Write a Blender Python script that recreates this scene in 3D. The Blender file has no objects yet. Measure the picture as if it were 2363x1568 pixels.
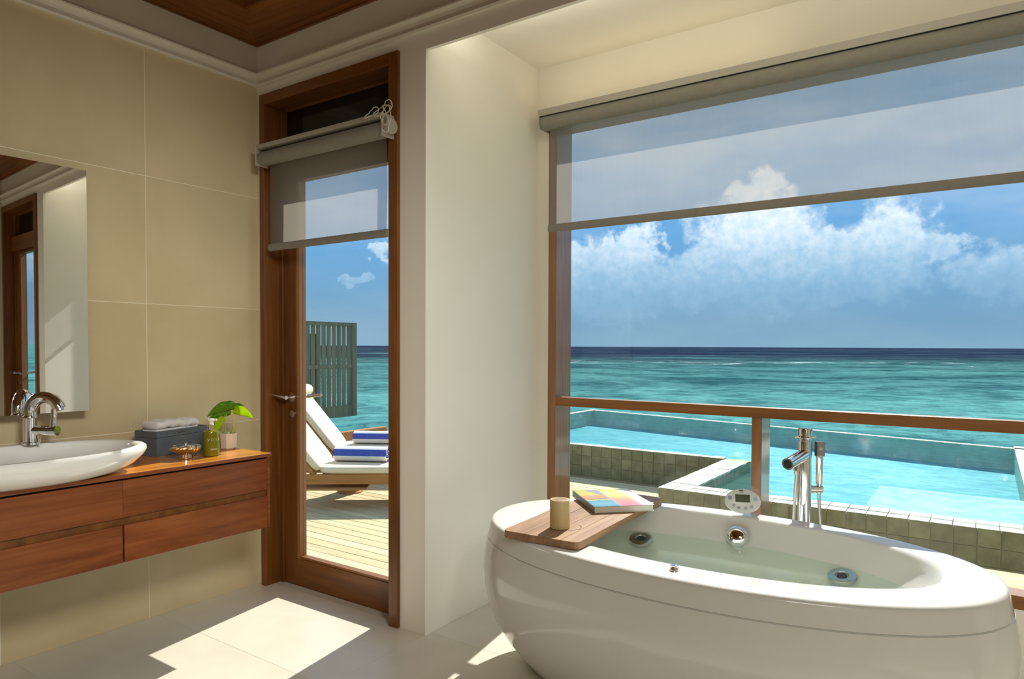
import bpy, bmesh, math, random
from mathutils import Vector, Matrix
random.seed(7)
D = bpy.data
sc = bpy.context.scene
COL = sc.collection
PI = math.pi
R = math.radians

# ------------------------------------------------------------------ camera
cam_data = D.cameras.new('camera')
cam = D.objects.new('camera', cam_data)
COL.objects.link(cam)
F_PX, YAW, PITCH, ROLL, SHIFT = 1588.997, 0.6037894, -0.0255402, 0.00428487, 56.135
fw = Vector((-math.sin(YAW) * math.cos(PITCH), math.cos(YAW) * math.cos(PITCH), math.sin(PITCH)))
rt0 = Vector((math.cos(YAW), math.sin(YAW), 0))
up0 = rt0.cross(fw)
rt = rt0 * math.cos(ROLL) + up0 * math.sin(ROLL)
up = -rt0 * math.sin(ROLL) + up0 * math.cos(ROLL)
m = Matrix((rt, up, -fw)).transposed().to_4x4()
m.translation = Vector((0, 0, 1.3))
cam.matrix_world = m
cam_data.sensor_width = 36
cam_data.lens = F_PX / 2363 * 36
cam_data.shift_y = SHIFT / 2363
cam_data.clip_start = 0.05
cam_data.clip_end = 60000
sc.camera = cam

# ------------------------------------------------------------------ exposure
sc.view_settings.view_transform = 'Standard'
sc.view_settings.look = 'None'
sc.view_settings.exposure = 0.34
sc.view_settings.gamma = 1.0
sc.view_settings.use_curve_mapping = False
sc.cycles.max_bounces = 10
sc.cycles.diffuse_bounces = 5
sc.cycles.glossy_bounces = 5
sc.cycles.transparent_max_bounces = 16
sc.cycles.sample_clamp_indirect = 6.0
sc.cycles.caustics_reflective = False
sc.cycles.caustics_refractive = False
sc.cycles.use_denoising = True

# ------------------------------------------------------------------ sun
SUN_AZ, SUN_EL = 9.5, 42.0
sun_dir = Vector((math.sin(R(SUN_AZ)) * math.cos(R(SUN_EL)), -math.cos(R(SUN_AZ)) * math.cos(R(SUN_EL)), -math.sin(R(SUN_EL))))
sd = D.lights.new('sun', 'SUN')
sd.energy = 5.3
sd.angle = R(0.55)
sd.color = (1.0, 0.97, 0.90)
so = D.objects.new('sun', sd)
so.rotation_euler = sun_dir.to_track_quat('-Z', 'Y').to_euler()
so.location = (-3, 12, 12)
COL.objects.link(so)

# ------------------------------------------------------------------ sky: gradient with cumulus banks, by direction
world = D.worlds.new('sky')
sc.world = world
world.use_nodes = True
wt = world.node_tree
for n in list(wt.nodes):
    wt.nodes.remove(n)


def N(t, typ, **kw):
    n = t.nodes.new(typ)
    for k, v in kw.items():
        setattr(n, k, v)
    return n


def val(t, sock, v):
    if isinstance(v, (int, float)):
        sock.default_value = v
    elif isinstance(v, (tuple, list)):
        sock.default_value = v
    else:
        t.links.new(v, sock)


def M(t, op, a, b=None, c=None, clamp=False):
    n = N(t, 'ShaderNodeMath', operation=op)
    n.use_clamp = clamp
    val(t, n.inputs[0], a)
    if b is not None:
        val(t, n.inputs[1], b)
    if c is not None:
        val(t, n.inputs[2], c)
    return n.outputs[0]


def noise(t, vec, scale, detail=4, rough=0.55, dist=0.0):
    n = N(t, 'ShaderNodeTexNoise')
    n.inputs['Scale'].default_value = scale
    n.inputs['Detail'].default_value = detail
    n.inputs['Roughness'].default_value = rough
    n.inputs['Distortion'].default_value = dist
    t.links.new(vec, n.inputs['Vector'])
    return n.outputs['Fac']


def ramp(t, fac, stops, interp='LINEAR'):
    n = N(t, 'ShaderNodeValToRGB')
    n.color_ramp.interpolation = interp
    e = n.color_ramp.elements
    while len(e) < len(stops):
        e.new(0.5)
    for i, (p, c) in enumerate(stops):
        e[i].position = p
        e[i].color = (*c, 1) if len(c) == 3 else c
    val(t, n.inputs[0], fac)
    return n.outputs[0]


def mixc(t, fac, a, b, blend='MIX'):
    n = N(t, 'ShaderNodeMix', data_type='RGBA', blend_type=blend)
    val(t, n.inputs[0], fac)
    val(t, n.inputs[6], a if not (isinstance(a, tuple) and len(a) == 3) else (*a, 1))
    val(t, n.inputs[7], b if not (isinstance(b, tuple) and len(b) == 3) else (*b, 1))
    return n.outputs[2]


def mapping(t, vec, scale=(1, 1, 1), loc=(0, 0, 0), rot=(0, 0, 0)):
    n = N(t, 'ShaderNodeMapping')
    n.inputs['Scale'].default_value = scale
    n.inputs['Location'].default_value = loc
    n.inputs['Rotation'].default_value = rot
    t.links.new(vec, n.inputs['Vector'])
    return n.outputs['Vector']


def lin(r, g, b):
    f = lambda c: (c / 255 / 12.92) if c / 255 <= 0.04045 else ((c / 255 + 0.055) / 1.055) ** 2.4
    return (f(r), f(g), f(b))


tc = N(wt, 'ShaderNodeTexCoord')
gen = tc.outputs['Generated']
sep = N(wt, 'ShaderNodeSeparateXYZ')
wt.links.new(gen, sep.inputs[0])
az = M(wt, 'MULTIPLY', M(wt, 'ARCTAN2', sep.outputs[0], sep.outputs[1]), 180 / PI)
el = M(wt, 'MULTIPLY', M(wt, 'ARCSINE', M(wt, 'MINIMUM', M(wt, 'MAXIMUM', sep.outputs[2], -1.0), 1.0)), 180 / PI)
comb = N(wt, 'ShaderNodeCombineXYZ')
wt.links.new(az, comb.inputs[0])
wt.links.new(el, comb.inputs[1])
ae = comb.outputs[0]
nz_a = noise(wt, ae, 0.42, 6, 0.58)
nz_b = noise(wt, mapping(wt, ae, loc=(31, 17, 5)), 0.42, 6, 0.58)
azw = M(wt, 'MULTIPLY_ADD', M(wt, 'SUBTRACT', nz_a, 0.5), 6.0, az)
elw = M(wt, 'MULTIPLY_ADD', M(wt, 'SUBTRACT', nz_b, 0.5), 4.2, el)
# cumulus towers: azimuth, elevation, half width, half height (degrees)
BANK = [(-26.3, 5.2, 5.4, 3.6), (-29.2, 7.0, 1.5, 1.5), (-26.3, 8.0, 1.3, 1.3), (-24.0, 7.9, 1.7, 1.9),
        (-15.0, 7.2, 5.2, 5.0), (-15.4, 11.8, 2.3, 1.8), (-17.5, 6.4, 4.8, 2.0),
        (-5.9, 6.8, 3.2, 3.8), (-9.2, 7.0, 2.8, 1.8), (-3.4, 6.9, 2.2, 1.0), (0.8, 5.0, 3.6, 2.0), (-21, 4.8, 8, 1.9), (-10, 4.8, 7, 1.9),
        (-45.6, 7.6, 0.9, 0.7), (-47.7, 5.2, 1.4, 0.45), (-42.5, 6.6, 2.0, 0.7),
        (-62, 7, 6, 2.5), (14, 8, 6, 3.2), (27, 6, 7, 2.4), (48, 9, 8, 4), (75, 7, 9, 3), (-85, 9, 8, 3.5), (120, 8, 10, 4), (-125, 8, 10, 4), (170, 8, 10, 4)]
field = None
for (a0, e0, ra, re_) in BANK:
    t1 = M(wt, 'MULTIPLY_ADD', azw, 1 / ra, -a0 / ra)
    t2 = M(wt, 'MULTIPLY_ADD', elw, 1 / re_, -e0 / re_)
    q = M(wt, 'MULTIPLY_ADD', t1, t1, M(wt, 'MULTIPLY', t2, t2))
    v = M(wt, 'SUBTRACT', 1.0, q)
    field = v if field is None else M(wt, 'MAXIMUM', field, v)
nz_f = noise(wt, ae, 1.3, 6, 0.6)
dens_in = M(wt, 'MULTIPLY_ADD', M(wt, 'SUBTRACT', nz_f, 0.5), 0.9, field)
dens = N(wt, 'ShaderNodeMapRange', interpolation_type='SMOOTHSTEP')
val(wt, dens.inputs[0], dens_in)
dens.inputs[1].default_value = -0.35
dens.inputs[2].default_value = 0.55
# clouds fade into the haze towards their bases
fade = N(wt, 'ShaderNodeMapRange', interpolation_type='SMOOTHSTEP')
val(wt, fade.inputs[0], M(wt, 'MULTIPLY_ADD', M(wt, 'SUBTRACT', nz_b, 0.5), 3.0, el))
fade.inputs[1].default_value = 2.6
fade.inputs[2].default_value = 10.5
cl_a = M(wt, 'MULTIPLY', dens.outputs[0], M(wt, 'MULTIPLY_ADD', fade.outputs[0], 0.75, 0.2))
shade = M(wt, 'MULTIPLY_ADD', M(wt, 'SUBTRACT', nz_f, 0.5), 0.9, M(wt, 'MULTIPLY_ADD', fade.outputs[0], 0.55, 0.25), clamp=True)
cl_c = ramp(wt, shade, [(0.0, lin(140, 176, 204)), (0.4, lin(172, 204, 226)), (0.72, lin(212, 229, 242)), (1.0, lin(242, 245, 250))])
elf = M(wt, 'MULTIPLY', el, 1 / 90.0, clamp=True)
base = ramp(wt, elf, [(0.0, lin(121, 160, 186)), (0.02, lin(114, 154, 184)), (0.05, lin(108, 156, 193)), (0.10, lin(101, 160, 210)),
                      (0.15, lin(108, 166, 214)), (0.24, lin(150, 182, 212)), (0.45, lin(130, 170, 212)), (1.0, lin(80, 130, 200))])
# thin high veil and soft streaks
nz_v = noise(wt, mapping(wt, ae, scale=(0.05, 0.16, 1)), 1.0, 4, 0.6)
veil = N(wt, 'ShaderNodeMapRange')
val(wt, veil.inputs[0], nz_v)
veil.inputs[1].default_value = 0.42
veil.inputs[2].default_value = 0.72
vh = N(wt, 'ShaderNodeMapRange')
val(wt, vh.inputs[0], el)
vh.inputs[1].default_value = 5
vh.inputs[2].default_value = 17
base2 = mixc(wt, M(wt, 'MULTIPLY', veil.outputs[0], M(wt, 'MULTIPLY_ADD', vh.outputs[0], 0.7, 0.12)), base, (*lin(206, 216, 226), 1))
sky_c = mixc(wt, cl_a, base2, cl_c)
below = M(wt, 'LESS_THAN', sep.outputs[2], -0.002)
sky_c = mixc(wt, below, sky_c, (*lin(90, 150, 160), 1))
bg = N(wt, 'ShaderNodeBackground')
bg.inputs['Strength'].default_value = 0.98
wt.links.new(sky_c, bg.inputs['Color'])
wo = N(wt, 'ShaderNodeOutputWorld')
wt.links.new(bg.outputs[0], wo.inputs['Surface'])

# ------------------------------------------------------------------ added fill lamps out of view, and a warm cove strip over the window


def area(name, loc, size, energy, color, rot=(0, 0, 0), size_y=None):
    l = D.lights.new(name, 'AREA')
    l.energy = energy
    l.color = color
    l.size = size
    if size_y:
        l.shape = 'RECTANGLE'
        l.size_y = size_y
    o = D.objects.new(name, l)
    o.location = loc
    o.rotation_euler = rot
    COL.objects.link(o)
    return o


area('ceiling_fill', (0.95, -1.2, 2.80), 1.2, 42, (1.0, 0.97, 0.91))  # added lamp that lifts the overall brightness of the room
area('cove_strip_window', (-1.35, 3.10, 2.575), 1.2, 0.35, (1.0, 0.80, 0.50), (PI, 0, 0), 0.05)
area('beam_fill_strip', (-0.75, 2.40, 2.64), 2.3, 5.0, (1.0, 0.97, 0.89), (PI, 0, 0), 0.05)  # added strip that brightens the alcove ceiling and walls
sl_ = D.lights.new('wall_fill_spot', 'SPOT')  # added spot that brightens the tiled wall
sl_.energy = 235
sl_.color = (1.0, 0.97, 0.89)
sl_.spot_size = R(50)
sl_.spot_blend = 1.0
sl_.shadow_soft_size = 0.35
slo = D.objects.new('wall_fill_spot', sl_)
slo.location = (0.95, 0.2, 2.78)
slo.rotation_euler = (Vector((-3.255, 1.75, 0.85)) - Vector(slo.location)).to_track_quat('-Z', 'Y').to_euler()
COL.objects.link(slo)

# ------------------------------------------------------------------ materials


def mat(name, color=(0.8, 0.8, 0.8), rough=0.5, metal=0.0, spec=0.5, **kw):
    mt = D.materials.new(name)
    mt.use_nodes = True
    b = mt.node_tree.nodes['Principled BSDF']
    b.inputs['Base Color'].default_value = (*color, 1)
    b.inputs['Roughness'].default_value = rough
    b.inputs['Metallic'].default_value = metal
    b.inputs['Specular IOR Level'].default_value = spec
    for k, v in kw.items():
        b.inputs[k].default_value = v
    return mt


def objcoord(t):
    return N(t, 'ShaderNodeTexCoord').outputs['Object']


def bump(t, height, strength, dist=0.01):
    n = N(t, 'ShaderNodeBump')
    n.inputs['Strength'].default_value = strength
    n.inputs['Distance'].default_value = dist
    t.links.new(height, n.inputs['Height'])
    t.links.new(n.outputs[0], t.nodes['Principled BSDF'].inputs['Normal'])


def mottled(name, c1, c2, scale=2.0, rough=0.5, spec=0.4, bump_s=0.0, per_object=0.0, detail=5, aniso=(1, 1, 1), bscale=None):
    mt = mat(name, c1, rough, 0, spec)
    t = mt.node_tree
    v = mapping(t, objcoord(t), scale=aniso)
    if per_object:
        oi = N(t, 'ShaderNodeObjectInfo')
        add = N(t, 'ShaderNodeVectorMath', operation='MULTIPLY_ADD')
        cb = N(t, 'ShaderNodeCombineXYZ')
        for i in range(3):
            t.links.new(oi.outputs['Random'], cb.inputs[i])
        t.links.new(cb.outputs[0], add.inputs[0])
        add.inputs[1].default_value = (37, 53, 19)
        t.links.new(v, add.inputs[2])
        v = add.outputs[0]
    f = noise(t, v, scale, detail, 0.6)
    c = ramp(t, f, [(0.3, c1), (0.72, c2)])
    if per_object:
        k = M(t, 'MULTIPLY_ADD', oi.outputs['Random'], per_object, 1 - per_object / 2)
        cc = N(t, 'ShaderNodeVectorMath', operation='SCALE')
        t.links.new(c, cc.inputs[0])
        t.links.new(k, cc.inputs['Scale'])
        c = cc.outputs[0]
    t.links.new(c, t.nodes['Principled BSDF'].inputs['Base Color'])
    if bump_s:
        bump(t, noise(t, v, bscale or scale * 8, 4, 0.6), bump_s)
    return mt


def wood(name, dark, mid, light, axis='x', scale=1.0, rough=0.4, spec=0.4, per_object=0.0, wav=0.0, coat=0.0):
    mt = mat(name, mid, rough, 0, spec)
    t = mt.node_tree
    st = {'x': (0.9, 14, 14), 'y': (14, 0.9, 14), 'z': (14, 14, 0.9)}[axis]
    v = objcoord(t)
    oi = None
    if per_object:
        oi = N(t, 'ShaderNodeObjectInfo')
        cb = N(t, 'ShaderNodeCombineXYZ')
        for i in range(3):
            t.links.new(oi.outputs['Random'], cb.inputs[i])
        add = N(t, 'ShaderNodeVectorMath', operation='MULTIPLY_ADD')
        t.links.new(cb.outputs[0], add.inputs[0])
        add.inputs[1].default_value = (11, 7, 13)
        t.links.new(v, add.inputs[2])
        v = add.outputs[0]
    mv = mapping(t, v, scale=tuple(s * scale for s in st))
    f1 = noise(t, mv, 1.0, 6, 0.62, 0.6 + wav)
    f2 = noise(t, mapping(t, v, scale=tuple(s * scale * 4 for s in st)), 1.0, 3, 0.6)
    f = M(t, 'MULTIPLY_ADD', f2, 0.35, M(t, 'MULTIPLY', f1, 0.72))
    c = ramp(t, f, [(0.30, dark), (0.52, mid), (0.74, light)])
    if per_object:
        k = M(t, 'MULTIPLY_ADD', oi.outputs['Random'], per_object, 1 - per_object / 2)
        cc = N(t, 'ShaderNodeVectorMath', operation='SCALE')
        t.links.new(c, cc.inputs[0])
        t.links.new(k, cc.inputs['Scale'])
        c = cc.outputs[0]
    b = t.nodes['Principled BSDF']
    t.links.new(c, b.inputs['Base Color'])
    if coat:
        b.inputs['Coat Weight'].default_value = coat
        b.inputs['Coat Roughness'].default_value = 0.08
    bump(t, f2, 0.08, 0.004)
    return mt


def glassy(name, tint=(0.97, 0.99, 0.98), rough=0.0, ior=1.45, refl=1.0, bump_fn=None, ripple_shade_tint=None):
    mt = D.materials.new(name)
    mt.use_nodes = True
    t = mt.node_tree
    t.nodes.clear()
    tr = N(t, 'ShaderNodeBsdfTransparent')
    tr.inputs[0].default_value = (*tint, 1)
    if ripple_shade_tint:  # light and dark of the ripples painted into the water tint
        oc_ = N(t, 'ShaderNodeTexCoord').outputs['Object']
        f_ = noise(t, mapping(t, oc_, scale=(1.6, 3.6, 1), rot=(0, 0, -0.5)), 1.6, 6, 0.7, 1.0)
        t.links.new(ramp(t, f_, [(0.40, ripple_shade_tint), (0.54, tint)]), tr.inputs[0])
    gl = N(t, 'ShaderNodeBsdfGlossy')
    gl.inputs['Roughness'].default_value = rough
    # Schlick reflectance, the same from both faces of the pane
    geo = N(t, 'ShaderNodeNewGeometry')
    nrm = geo.outputs['Normal']
    if bump_fn:
        nrm = bump_fn(t)
        t.links.new(nrm, gl.inputs['Normal'])
    dt = N(t, 'ShaderNodeVectorMath', operation='DOT_PRODUCT')
    t.links.new(nrm, dt.inputs[0])
    t.links.new(geo.outputs['Incoming'], dt.inputs[1])
    f0 = ((ior - 1) / (ior + 1)) ** 2
    k1 = M(t, 'SUBTRACT', 1.0, M(t, 'ABSOLUTE', dt.outputs['Value']), clamp=True)
    fr = M(t, 'MULTIPLY_ADD', M(t, 'POWER', k1, 5.0), 1 - f0, f0)
    mx = N(t, 'ShaderNodeMixShader')
    val(t, mx.inputs[0], M(t, 'MULTIPLY', fr, refl))
    t.links.new(tr.outputs[0], mx.inputs[1])
    t.links.new(gl.outputs[0], mx.inputs[2])
    o = N(t, 'ShaderNodeOutputMaterial')
    t.links.new(mx.outputs[0], o.inputs['Surface'])
    return mt


plaster = mottled('plaster', lin(231, 227, 215), lin(236, 232, 221), 1.2, 0.75, 0.15)
plaster_grey = mottled('plaster_front', lin(196, 188, 168), lin(203, 196, 177), 1.2, 0.75, 0.15)
cornice_m = mat('cornice_paint', lin(222, 217, 203), 0.5)
tile_m = mottled('wall_tile', lin(194, 178, 140), lin(212, 196, 160), 1.6, 0.34, 0.4, per_object=0.05)
tile_joint = mat('tile_joint', lin(236, 228, 206), 0.8)
floor_m = mottled('floor_tile', lin(208, 201, 184), lin(220, 214, 199), 2.2, 0.3, 0.4, per_object=0.03)
floor_joint = mat('floor_joint', lin(194, 186, 168), 0.8)
ceil_wood = wood('ceiling_wood', lin(78, 42, 13), lin(120, 70, 26), lin(148, 92, 38), 'x', 0.8, 0.45)
ceil_wood_y = wood('ceiling_wood_long', lin(78, 42, 13), lin(120, 70, 26), lin(148, 92, 38), 'y', 0.8, 0.45)
door_wood = wood('door_wood', lin(78, 44, 12), lin(112, 66, 22), lin(138, 86, 36), 'z', 0.9, 0.36, 0.5)
door_wood_h = wood('door_wood_rail', lin(78, 44, 12), lin(112, 66, 22), lin(138, 86, 36), 'x', 0.9, 0.36, 0.5)
frame_wood = wood('frame_wood', lin(118, 74, 36), lin(146, 96, 54), lin(166, 118, 72), 'z', 0.9, 0.36, 0.5, coat=0.9)
rail_wood = wood('rail_wood', lin(104, 60, 22), lin(132, 82, 38), lin(154, 104, 56), 'x', 0.9, 0.36, 0.5)
vanity_wood = wood('vanity_wood', lin(88, 42, 20), lin(128, 70, 36), lin(150, 88, 48), 'y', 0.62, 0.24, 0.5, per_object=0.10, wav=2.2)
counter_sunlit_wood = wood('counter_sunlit_wood', lin(176, 104, 28), lin(212, 136, 42), lin(228, 156, 60), 'y', 0.42, 0.16, 0.5, wav=1.5, coat=0.3)  # sunlit orange put into the colour of the counter top
dark_gap = mat('shadow_gap', lin(40, 26, 16), 0.6)
tray_wood = wood('tray_wood', lin(112, 78, 54), lin(152, 116, 86), lin(180, 146, 112), 'y', 1.1, 0.5, 0.3)
candle_wood = wood('holder_wood', lin(188, 164, 116), lin(206, 184, 134), lin(218, 198, 150), 'z', 0.9, 0.5, 0.3)
deck_m = wood('deck_wood', lin(176, 160, 120), lin(204, 190, 148), lin(222, 210, 170), 'x', 0.6, 0.7, 0.2, per_object=0.14)
screen_m = wood('screen_wood', lin(96, 94, 76), lin(122, 120, 100), lin(142, 140, 120), 'z', 0.6, 0.8, 0.2, per_object=0.12)
teak = wood('lounger_teak', lin(140, 96, 54), lin(170, 122, 74), lin(190, 146, 96), 'x', 0.7, 0.6, 0.2)
ceramic = mat('ceramic', lin(240, 240, 236), 0.08, 0, 0.5)
acrylic = mat('bath_acrylic', lin(226, 226, 222), 0.12, 0, 0.5)
chrome = mat('chrome', (0.82, 0.82, 0.83), 0.06, 1.0)
steel = mat('brushed_steel', (0.62, 0.60, 0.57), 0.28, 1.0)
black_rubber = mat('black_plastic', (0.015, 0.015, 0.016), 0.4)
mirror_m = mat('mirror_silver', (0.92, 0.93, 0.92), 0.01, 1.0)
glass_m = glassy('window_glass', (0.985, 0.995, 0.99), 0.0, 1.42, 0.55)
cushion_m = mottled('cushion_canvas', lin(226, 212, 184), lin(238, 226, 202), 6, 0.9, 0.1)
white_cloth = mottled('terry_white', lin(238, 236, 236), lin(246, 245, 245), 60, 0.95, 0.1, bump_s=0.5, bscale=500)
blue_cloth = mottled('terry_blue', lin(66, 88, 182), lin(84, 108, 200), 60, 0.95, 0.1, bump_s=0.5, bscale=500)
box_m = mottled('grey_leather', lin(84, 93, 104), lin(96, 105, 116), 30, 0.5, 0.4)
bottle_m = mat('olive_glass', lin(112, 112, 14), 0.12, 0, 0.5)
pump_white = mat('pump_white', lin(240, 238, 234), 0.3)
pump_gold = mat('pump_gold', (0.78, 0.62, 0.38), 0.18, 1.0)
ink_white = mat('print_white', lin(236, 240, 224), 0.5)
ink_dark = mat('print_dark', lin(60, 66, 74), 0.6)
silver_cut = mat('cut_silver', (0.74, 0.72, 0.69), 0.10, 1.0)
copper_base = mat('copper_silver', (0.72, 0.56, 0.48), 0.14, 1.0)
pot_m = mottled('pot_stone', lin(206, 196, 180), lin(220, 212, 198), 20, 0.5, 0.3)
stone_tile = mottled('pool_stone_tile', lin(108, 108, 80), lin(146, 143, 110), 9, 0.55, 0.3, per_object=0.22, bump_s=0.15)
coping_tile = mottled('pool_coping_tile', lin(186, 190, 168), lin(214, 216, 198), 9, 0.5, 0.3, per_object=0.14, bump_s=0.15)
grout_m = mat('pool_grout', lin(176, 172, 134), 0.85)
pool_floor_m = mottled('pool_floor_tile', lin(84, 158, 162), lin(112, 178, 180), 5, 0.5, 0.3)
bench_m = mottled('pool_bench_tile', lin(206, 224, 214), lin(222, 236, 228), 8, 0.5, 0.3)
blind_rail = mat('blind_rail', lin(168, 163, 152), 0.4)
chain_m = mat('bead_chain', lin(206, 198, 178), 0.4)
transom_glass = mat('transom_glass', lin(28, 20, 14), 0.12, 0, 0.35)
paper_m = mat('paper', lin(232, 228, 216), 0.8)
panel_white = mat('panel_white', lin(226, 228, 226), 0.25)
lcd_m = mat('lcd_green', lin(64, 76, 40), 0.2)
soil_m = mat('soil', lin(70, 58, 40), 0.9)
stem_m = mat('plant_stem', lin(178, 190, 76), 0.5)


def leafmat(name, c1, c2, trans):
    mt = mat(name, c1, 0.35, 0, 0.4)
    t = mt.node_tree
    b = t.nodes['Principled BSDF']
    f = noise(t, objcoord(t), 30, 4)
    c = ramp(t, f, [(0.3, c1), (0.7, c2)])
    t.links.new(c, b.inputs['Base Color'])
    tl = N(t, 'ShaderNodeBsdfTranslucent')
    t.links.new(c, tl.inputs[0])
    mx = N(t, 'ShaderNodeMixShader')
    mx.inputs[0].default_value = trans
    t.links.new(b.outputs[0], mx.inputs[1])
    t.links.new(tl.outputs[0], mx.inputs[2])
    t.links.new(mx.outputs[0], t.nodes['Material Output'].inputs['Surface'])
    return mt


leaf_dark = leafmat('leaf_green', lin(70, 128, 26), lin(110, 166, 40), 0.3)
leaf_backlit = leafmat('leaf_backlit_lime', lin(186, 222, 30), lin(212, 238, 60), 0.55)  # glow of sun through the leaves put into their colour


def blindmat(name, c, open_f):
    mt = D.materials.new(name)
    mt.use_nodes = True
    t = mt.node_tree
    t.nodes.clear()
    df = N(t, 'ShaderNodeBsdfDiffuse')
    v = objcoord(t)
    w = N(t, 'ShaderNodeTexWave', wave_type='BANDS', bands_direction='X')
    w.inputs['Scale'].default_value = 40
    w.inputs['Distortion'].default_value = 0.3
    t.links.new(v, w.inputs['Vector'])
    t.links.new(ramp(t, w.outputs['Fac'], [(0.0, tuple(x * 0.93 for x in c)), (1.0, c)]), df.inputs[0])
    tl = N(t, 'ShaderNodeBsdfTranslucent')
    tl.inputs[0].default_value = (*c, 1)
    a = N(t, 'ShaderNodeMixShader')
    a.inputs[0].default_value = 0.6
    t.links.new(df.outputs[0], a.inputs[1])
    t.links.new(tl.outputs[0], a.inputs[2])
    tr = N(t, 'ShaderNodeBsdfTransparent')
    mx = N(t, 'ShaderNodeMixShader')
    mx.inputs[0].default_value = open_f
    t.links.new(a.outputs[0], mx.inputs[1])
    t.links.new(tr.outputs[0], mx.inputs[2])
    o = N(t, 'ShaderNodeOutputMaterial')
    t.links.new(mx.outputs[0], o.inputs['Surface'])
    return mt


blind_m = blindmat('blind_mesh', lin(168, 160, 150), 0.45)
blind_solid = mottled('blind_cloth', lin(138, 133, 124), lin(146, 141, 132), 40, 0.8, 0.1)


def water_bump(scale, strength, dist, det=4):
    def f(t):
        v = N(t, 'ShaderNodeTexCoord').outputs['Object']
        h = noise(t, mapping(t, v, scale=(0.8, 1.5, 1)), scale, det, 0.6, 0.4)
        n = N(t, 'ShaderNodeBump')
        n.inputs['Strength'].default_value = strength
        n.inputs['Distance'].default_value = dist
        t.links.new(h, n.inputs['Height'])
        return n.outputs[0]
    return f


pool_water_m = glassy('pool_water', (0.72, 0.95, 0.97), 0.02, 1.33, 0.5, water_bump(5.0, 0.9, 0.10, 6), (0.52, 0.80, 0.86))
bath_water_m = glassy('bath_water', lin(240, 250, 242), 0.01, 1.33, 0.35, water_bump(5.0, 0.10, 0.01))

# ------------------------------------------------------------------ mesh helpers


def bm_new():
    return bmesh.new()


def box(bm, x0, x1, y0, y1, z0, z1, mi=0):
    vs = [bm.verts.new(p) for p in ((x0, y0, z0), (x1, y0, z0), (x1, y1, z0), (x0, y1, z0), (x0, y0, z1), (x1, y0, z1), (x1, y1, z1), (x0, y1, z1))]
    for q in ((0, 3, 2, 1), (4, 5, 6, 7), (0, 1, 5, 4), (1, 2, 6, 5), (2, 3, 7, 6), (3, 0, 4, 7)):
        f = bm.faces.new([vs[i] for i in q])
        f.material_index = mi
    return vs


def prism(bm, pts, z0, z1, mi=0):
    lo = [bm.verts.new((x, y, z0)) for x, y in pts]
    hi = [bm.verts.new((x, y, z1)) for x, y in pts]
    n = len(pts)
    bm.faces.new(lo[::-1]).material_index = mi
    bm.faces.new(hi).material_index = mi
    for i in range(n):
        bm.faces.new((lo[i], lo[(i + 1) % n], hi[(i + 1) % n], hi[i])).material_index = mi


def loft(bm, rings, cap0=True, cap1=True, mi=0):
    vr = [[bm.verts.new(p) for p in r] for r in rings]
    n = len(vr[0])
    for a, b in zip(vr[:-1], vr[1:]):
        for i in range(n):
            bm.faces.new((a[i], a[(i + 1) % n], b[(i + 1) % n], b[i])).material_index = mi
    if cap0:
        bm.faces.new(vr[0][::-1]).material_index = mi
    if cap1:
        bm.faces.new(vr[-1]).material_index = mi
    return vr


def ell(cx, cy, a, b, z, n=64, p=2.0):
    out = []
    for i in range(n):
        t = 2 * PI * i / n
        c, s = math.cos(t), math.sin(t)
        out.append((cx + a * math.copysign(abs(c) ** (2 / p), c), cy + b * math.copysign(abs(s) ** (2 / p), s), z))
    return out


def lathe(bm, cx, cy, prof, n=32, cap0=True, cap1=True, mi=0):
    return loft(bm, [ell(cx, cy, max(r, 1e-4), max(r, 1e-4), z, n) for r, z in prof], cap0, cap1, mi)


def tube(bm, pts, rad, n=12, caps=True, mi=0, flat=None):
    pts = [Vector(p) for p in pts]
    rings = []
    prev = None
    for i, p in enumerate(pts):
        d = (pts[min(i + 1, len(pts) - 1)] - pts[max(i - 1, 0)]).normalized()
        if prev is None:
            ref = Vector((0, 0, 1)) if abs(d.z) < 0.9 else Vector((1, 0, 0))
            u = d.cross(ref).normalized()
        else:
            u = (prev - d * prev.dot(d)).normalized()
        prev = u
        w = d.cross(u)
        r = rad[i] if isinstance(rad, (list, tuple)) else rad
        fl = flat[i] if flat else 1.0
        rings.append([p + u * (math.cos(2 * PI * k / n) * r) + w * (math.sin(2 * PI * k / n) * r * fl) for k in range(n)])
    loft(bm, rings, caps, caps, mi)


def obj(name, bm, mats, parent=None, smooth=False, bevel=0.0, world=True, subsurf=0, seg=2):
    if parent is not None and world:
        off, q = Vector((0, 0, 0)), parent
        while q is not None:
            off += Vector(q.location)
            q = q.parent
        for v in bm.verts:
            v.co -= off
    bmesh.ops.recalc_face_normals(bm, faces=bm.faces)
    me = D.meshes.new(name)
    bm.to_mesh(me)
    bm.free()
    for mm in (mats if isinstance(mats, (list, tuple)) else [mats]):
        me.materials.append(mm)
    if smooth:
        for p in me.polygons:
            p.use_smooth = True
        if smooth != 'full':
            me.set_sharp_from_angle(angle=R(38))
    o = D.objects.new(name, me)
    COL.objects.link(o)
    if parent is not None:
        o.parent = parent
    if bevel:
        b = o.modifiers.new('bevel', 'BEVEL')
        b.width = bevel
        b.segments = seg
        b.limit_method = 'ANGLE'
        b.angle_limit = R(40)
        b.harden_normals = False
    if subsurf:
        s = o.modifiers.new('sub', 'SUBSURF')
        s.levels = subsurf
        s.render_levels = subsurf
    return o


def thing(name, label, cat, loc=(0, 0, 0), rz=0.0, group=None):
    o = D.objects.new(name, None)
    o.empty_display_size = 0.05
    COL.objects.link(o)
    o.location = loc
    o.rotation_euler = (0, 0, rz)
    return tag(o, label, cat, group)


def tag(o, label, cat, group=None):
    o['label'] = label
    o['category'] = cat
    if group:
        o['group'] = group
    return o


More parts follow.
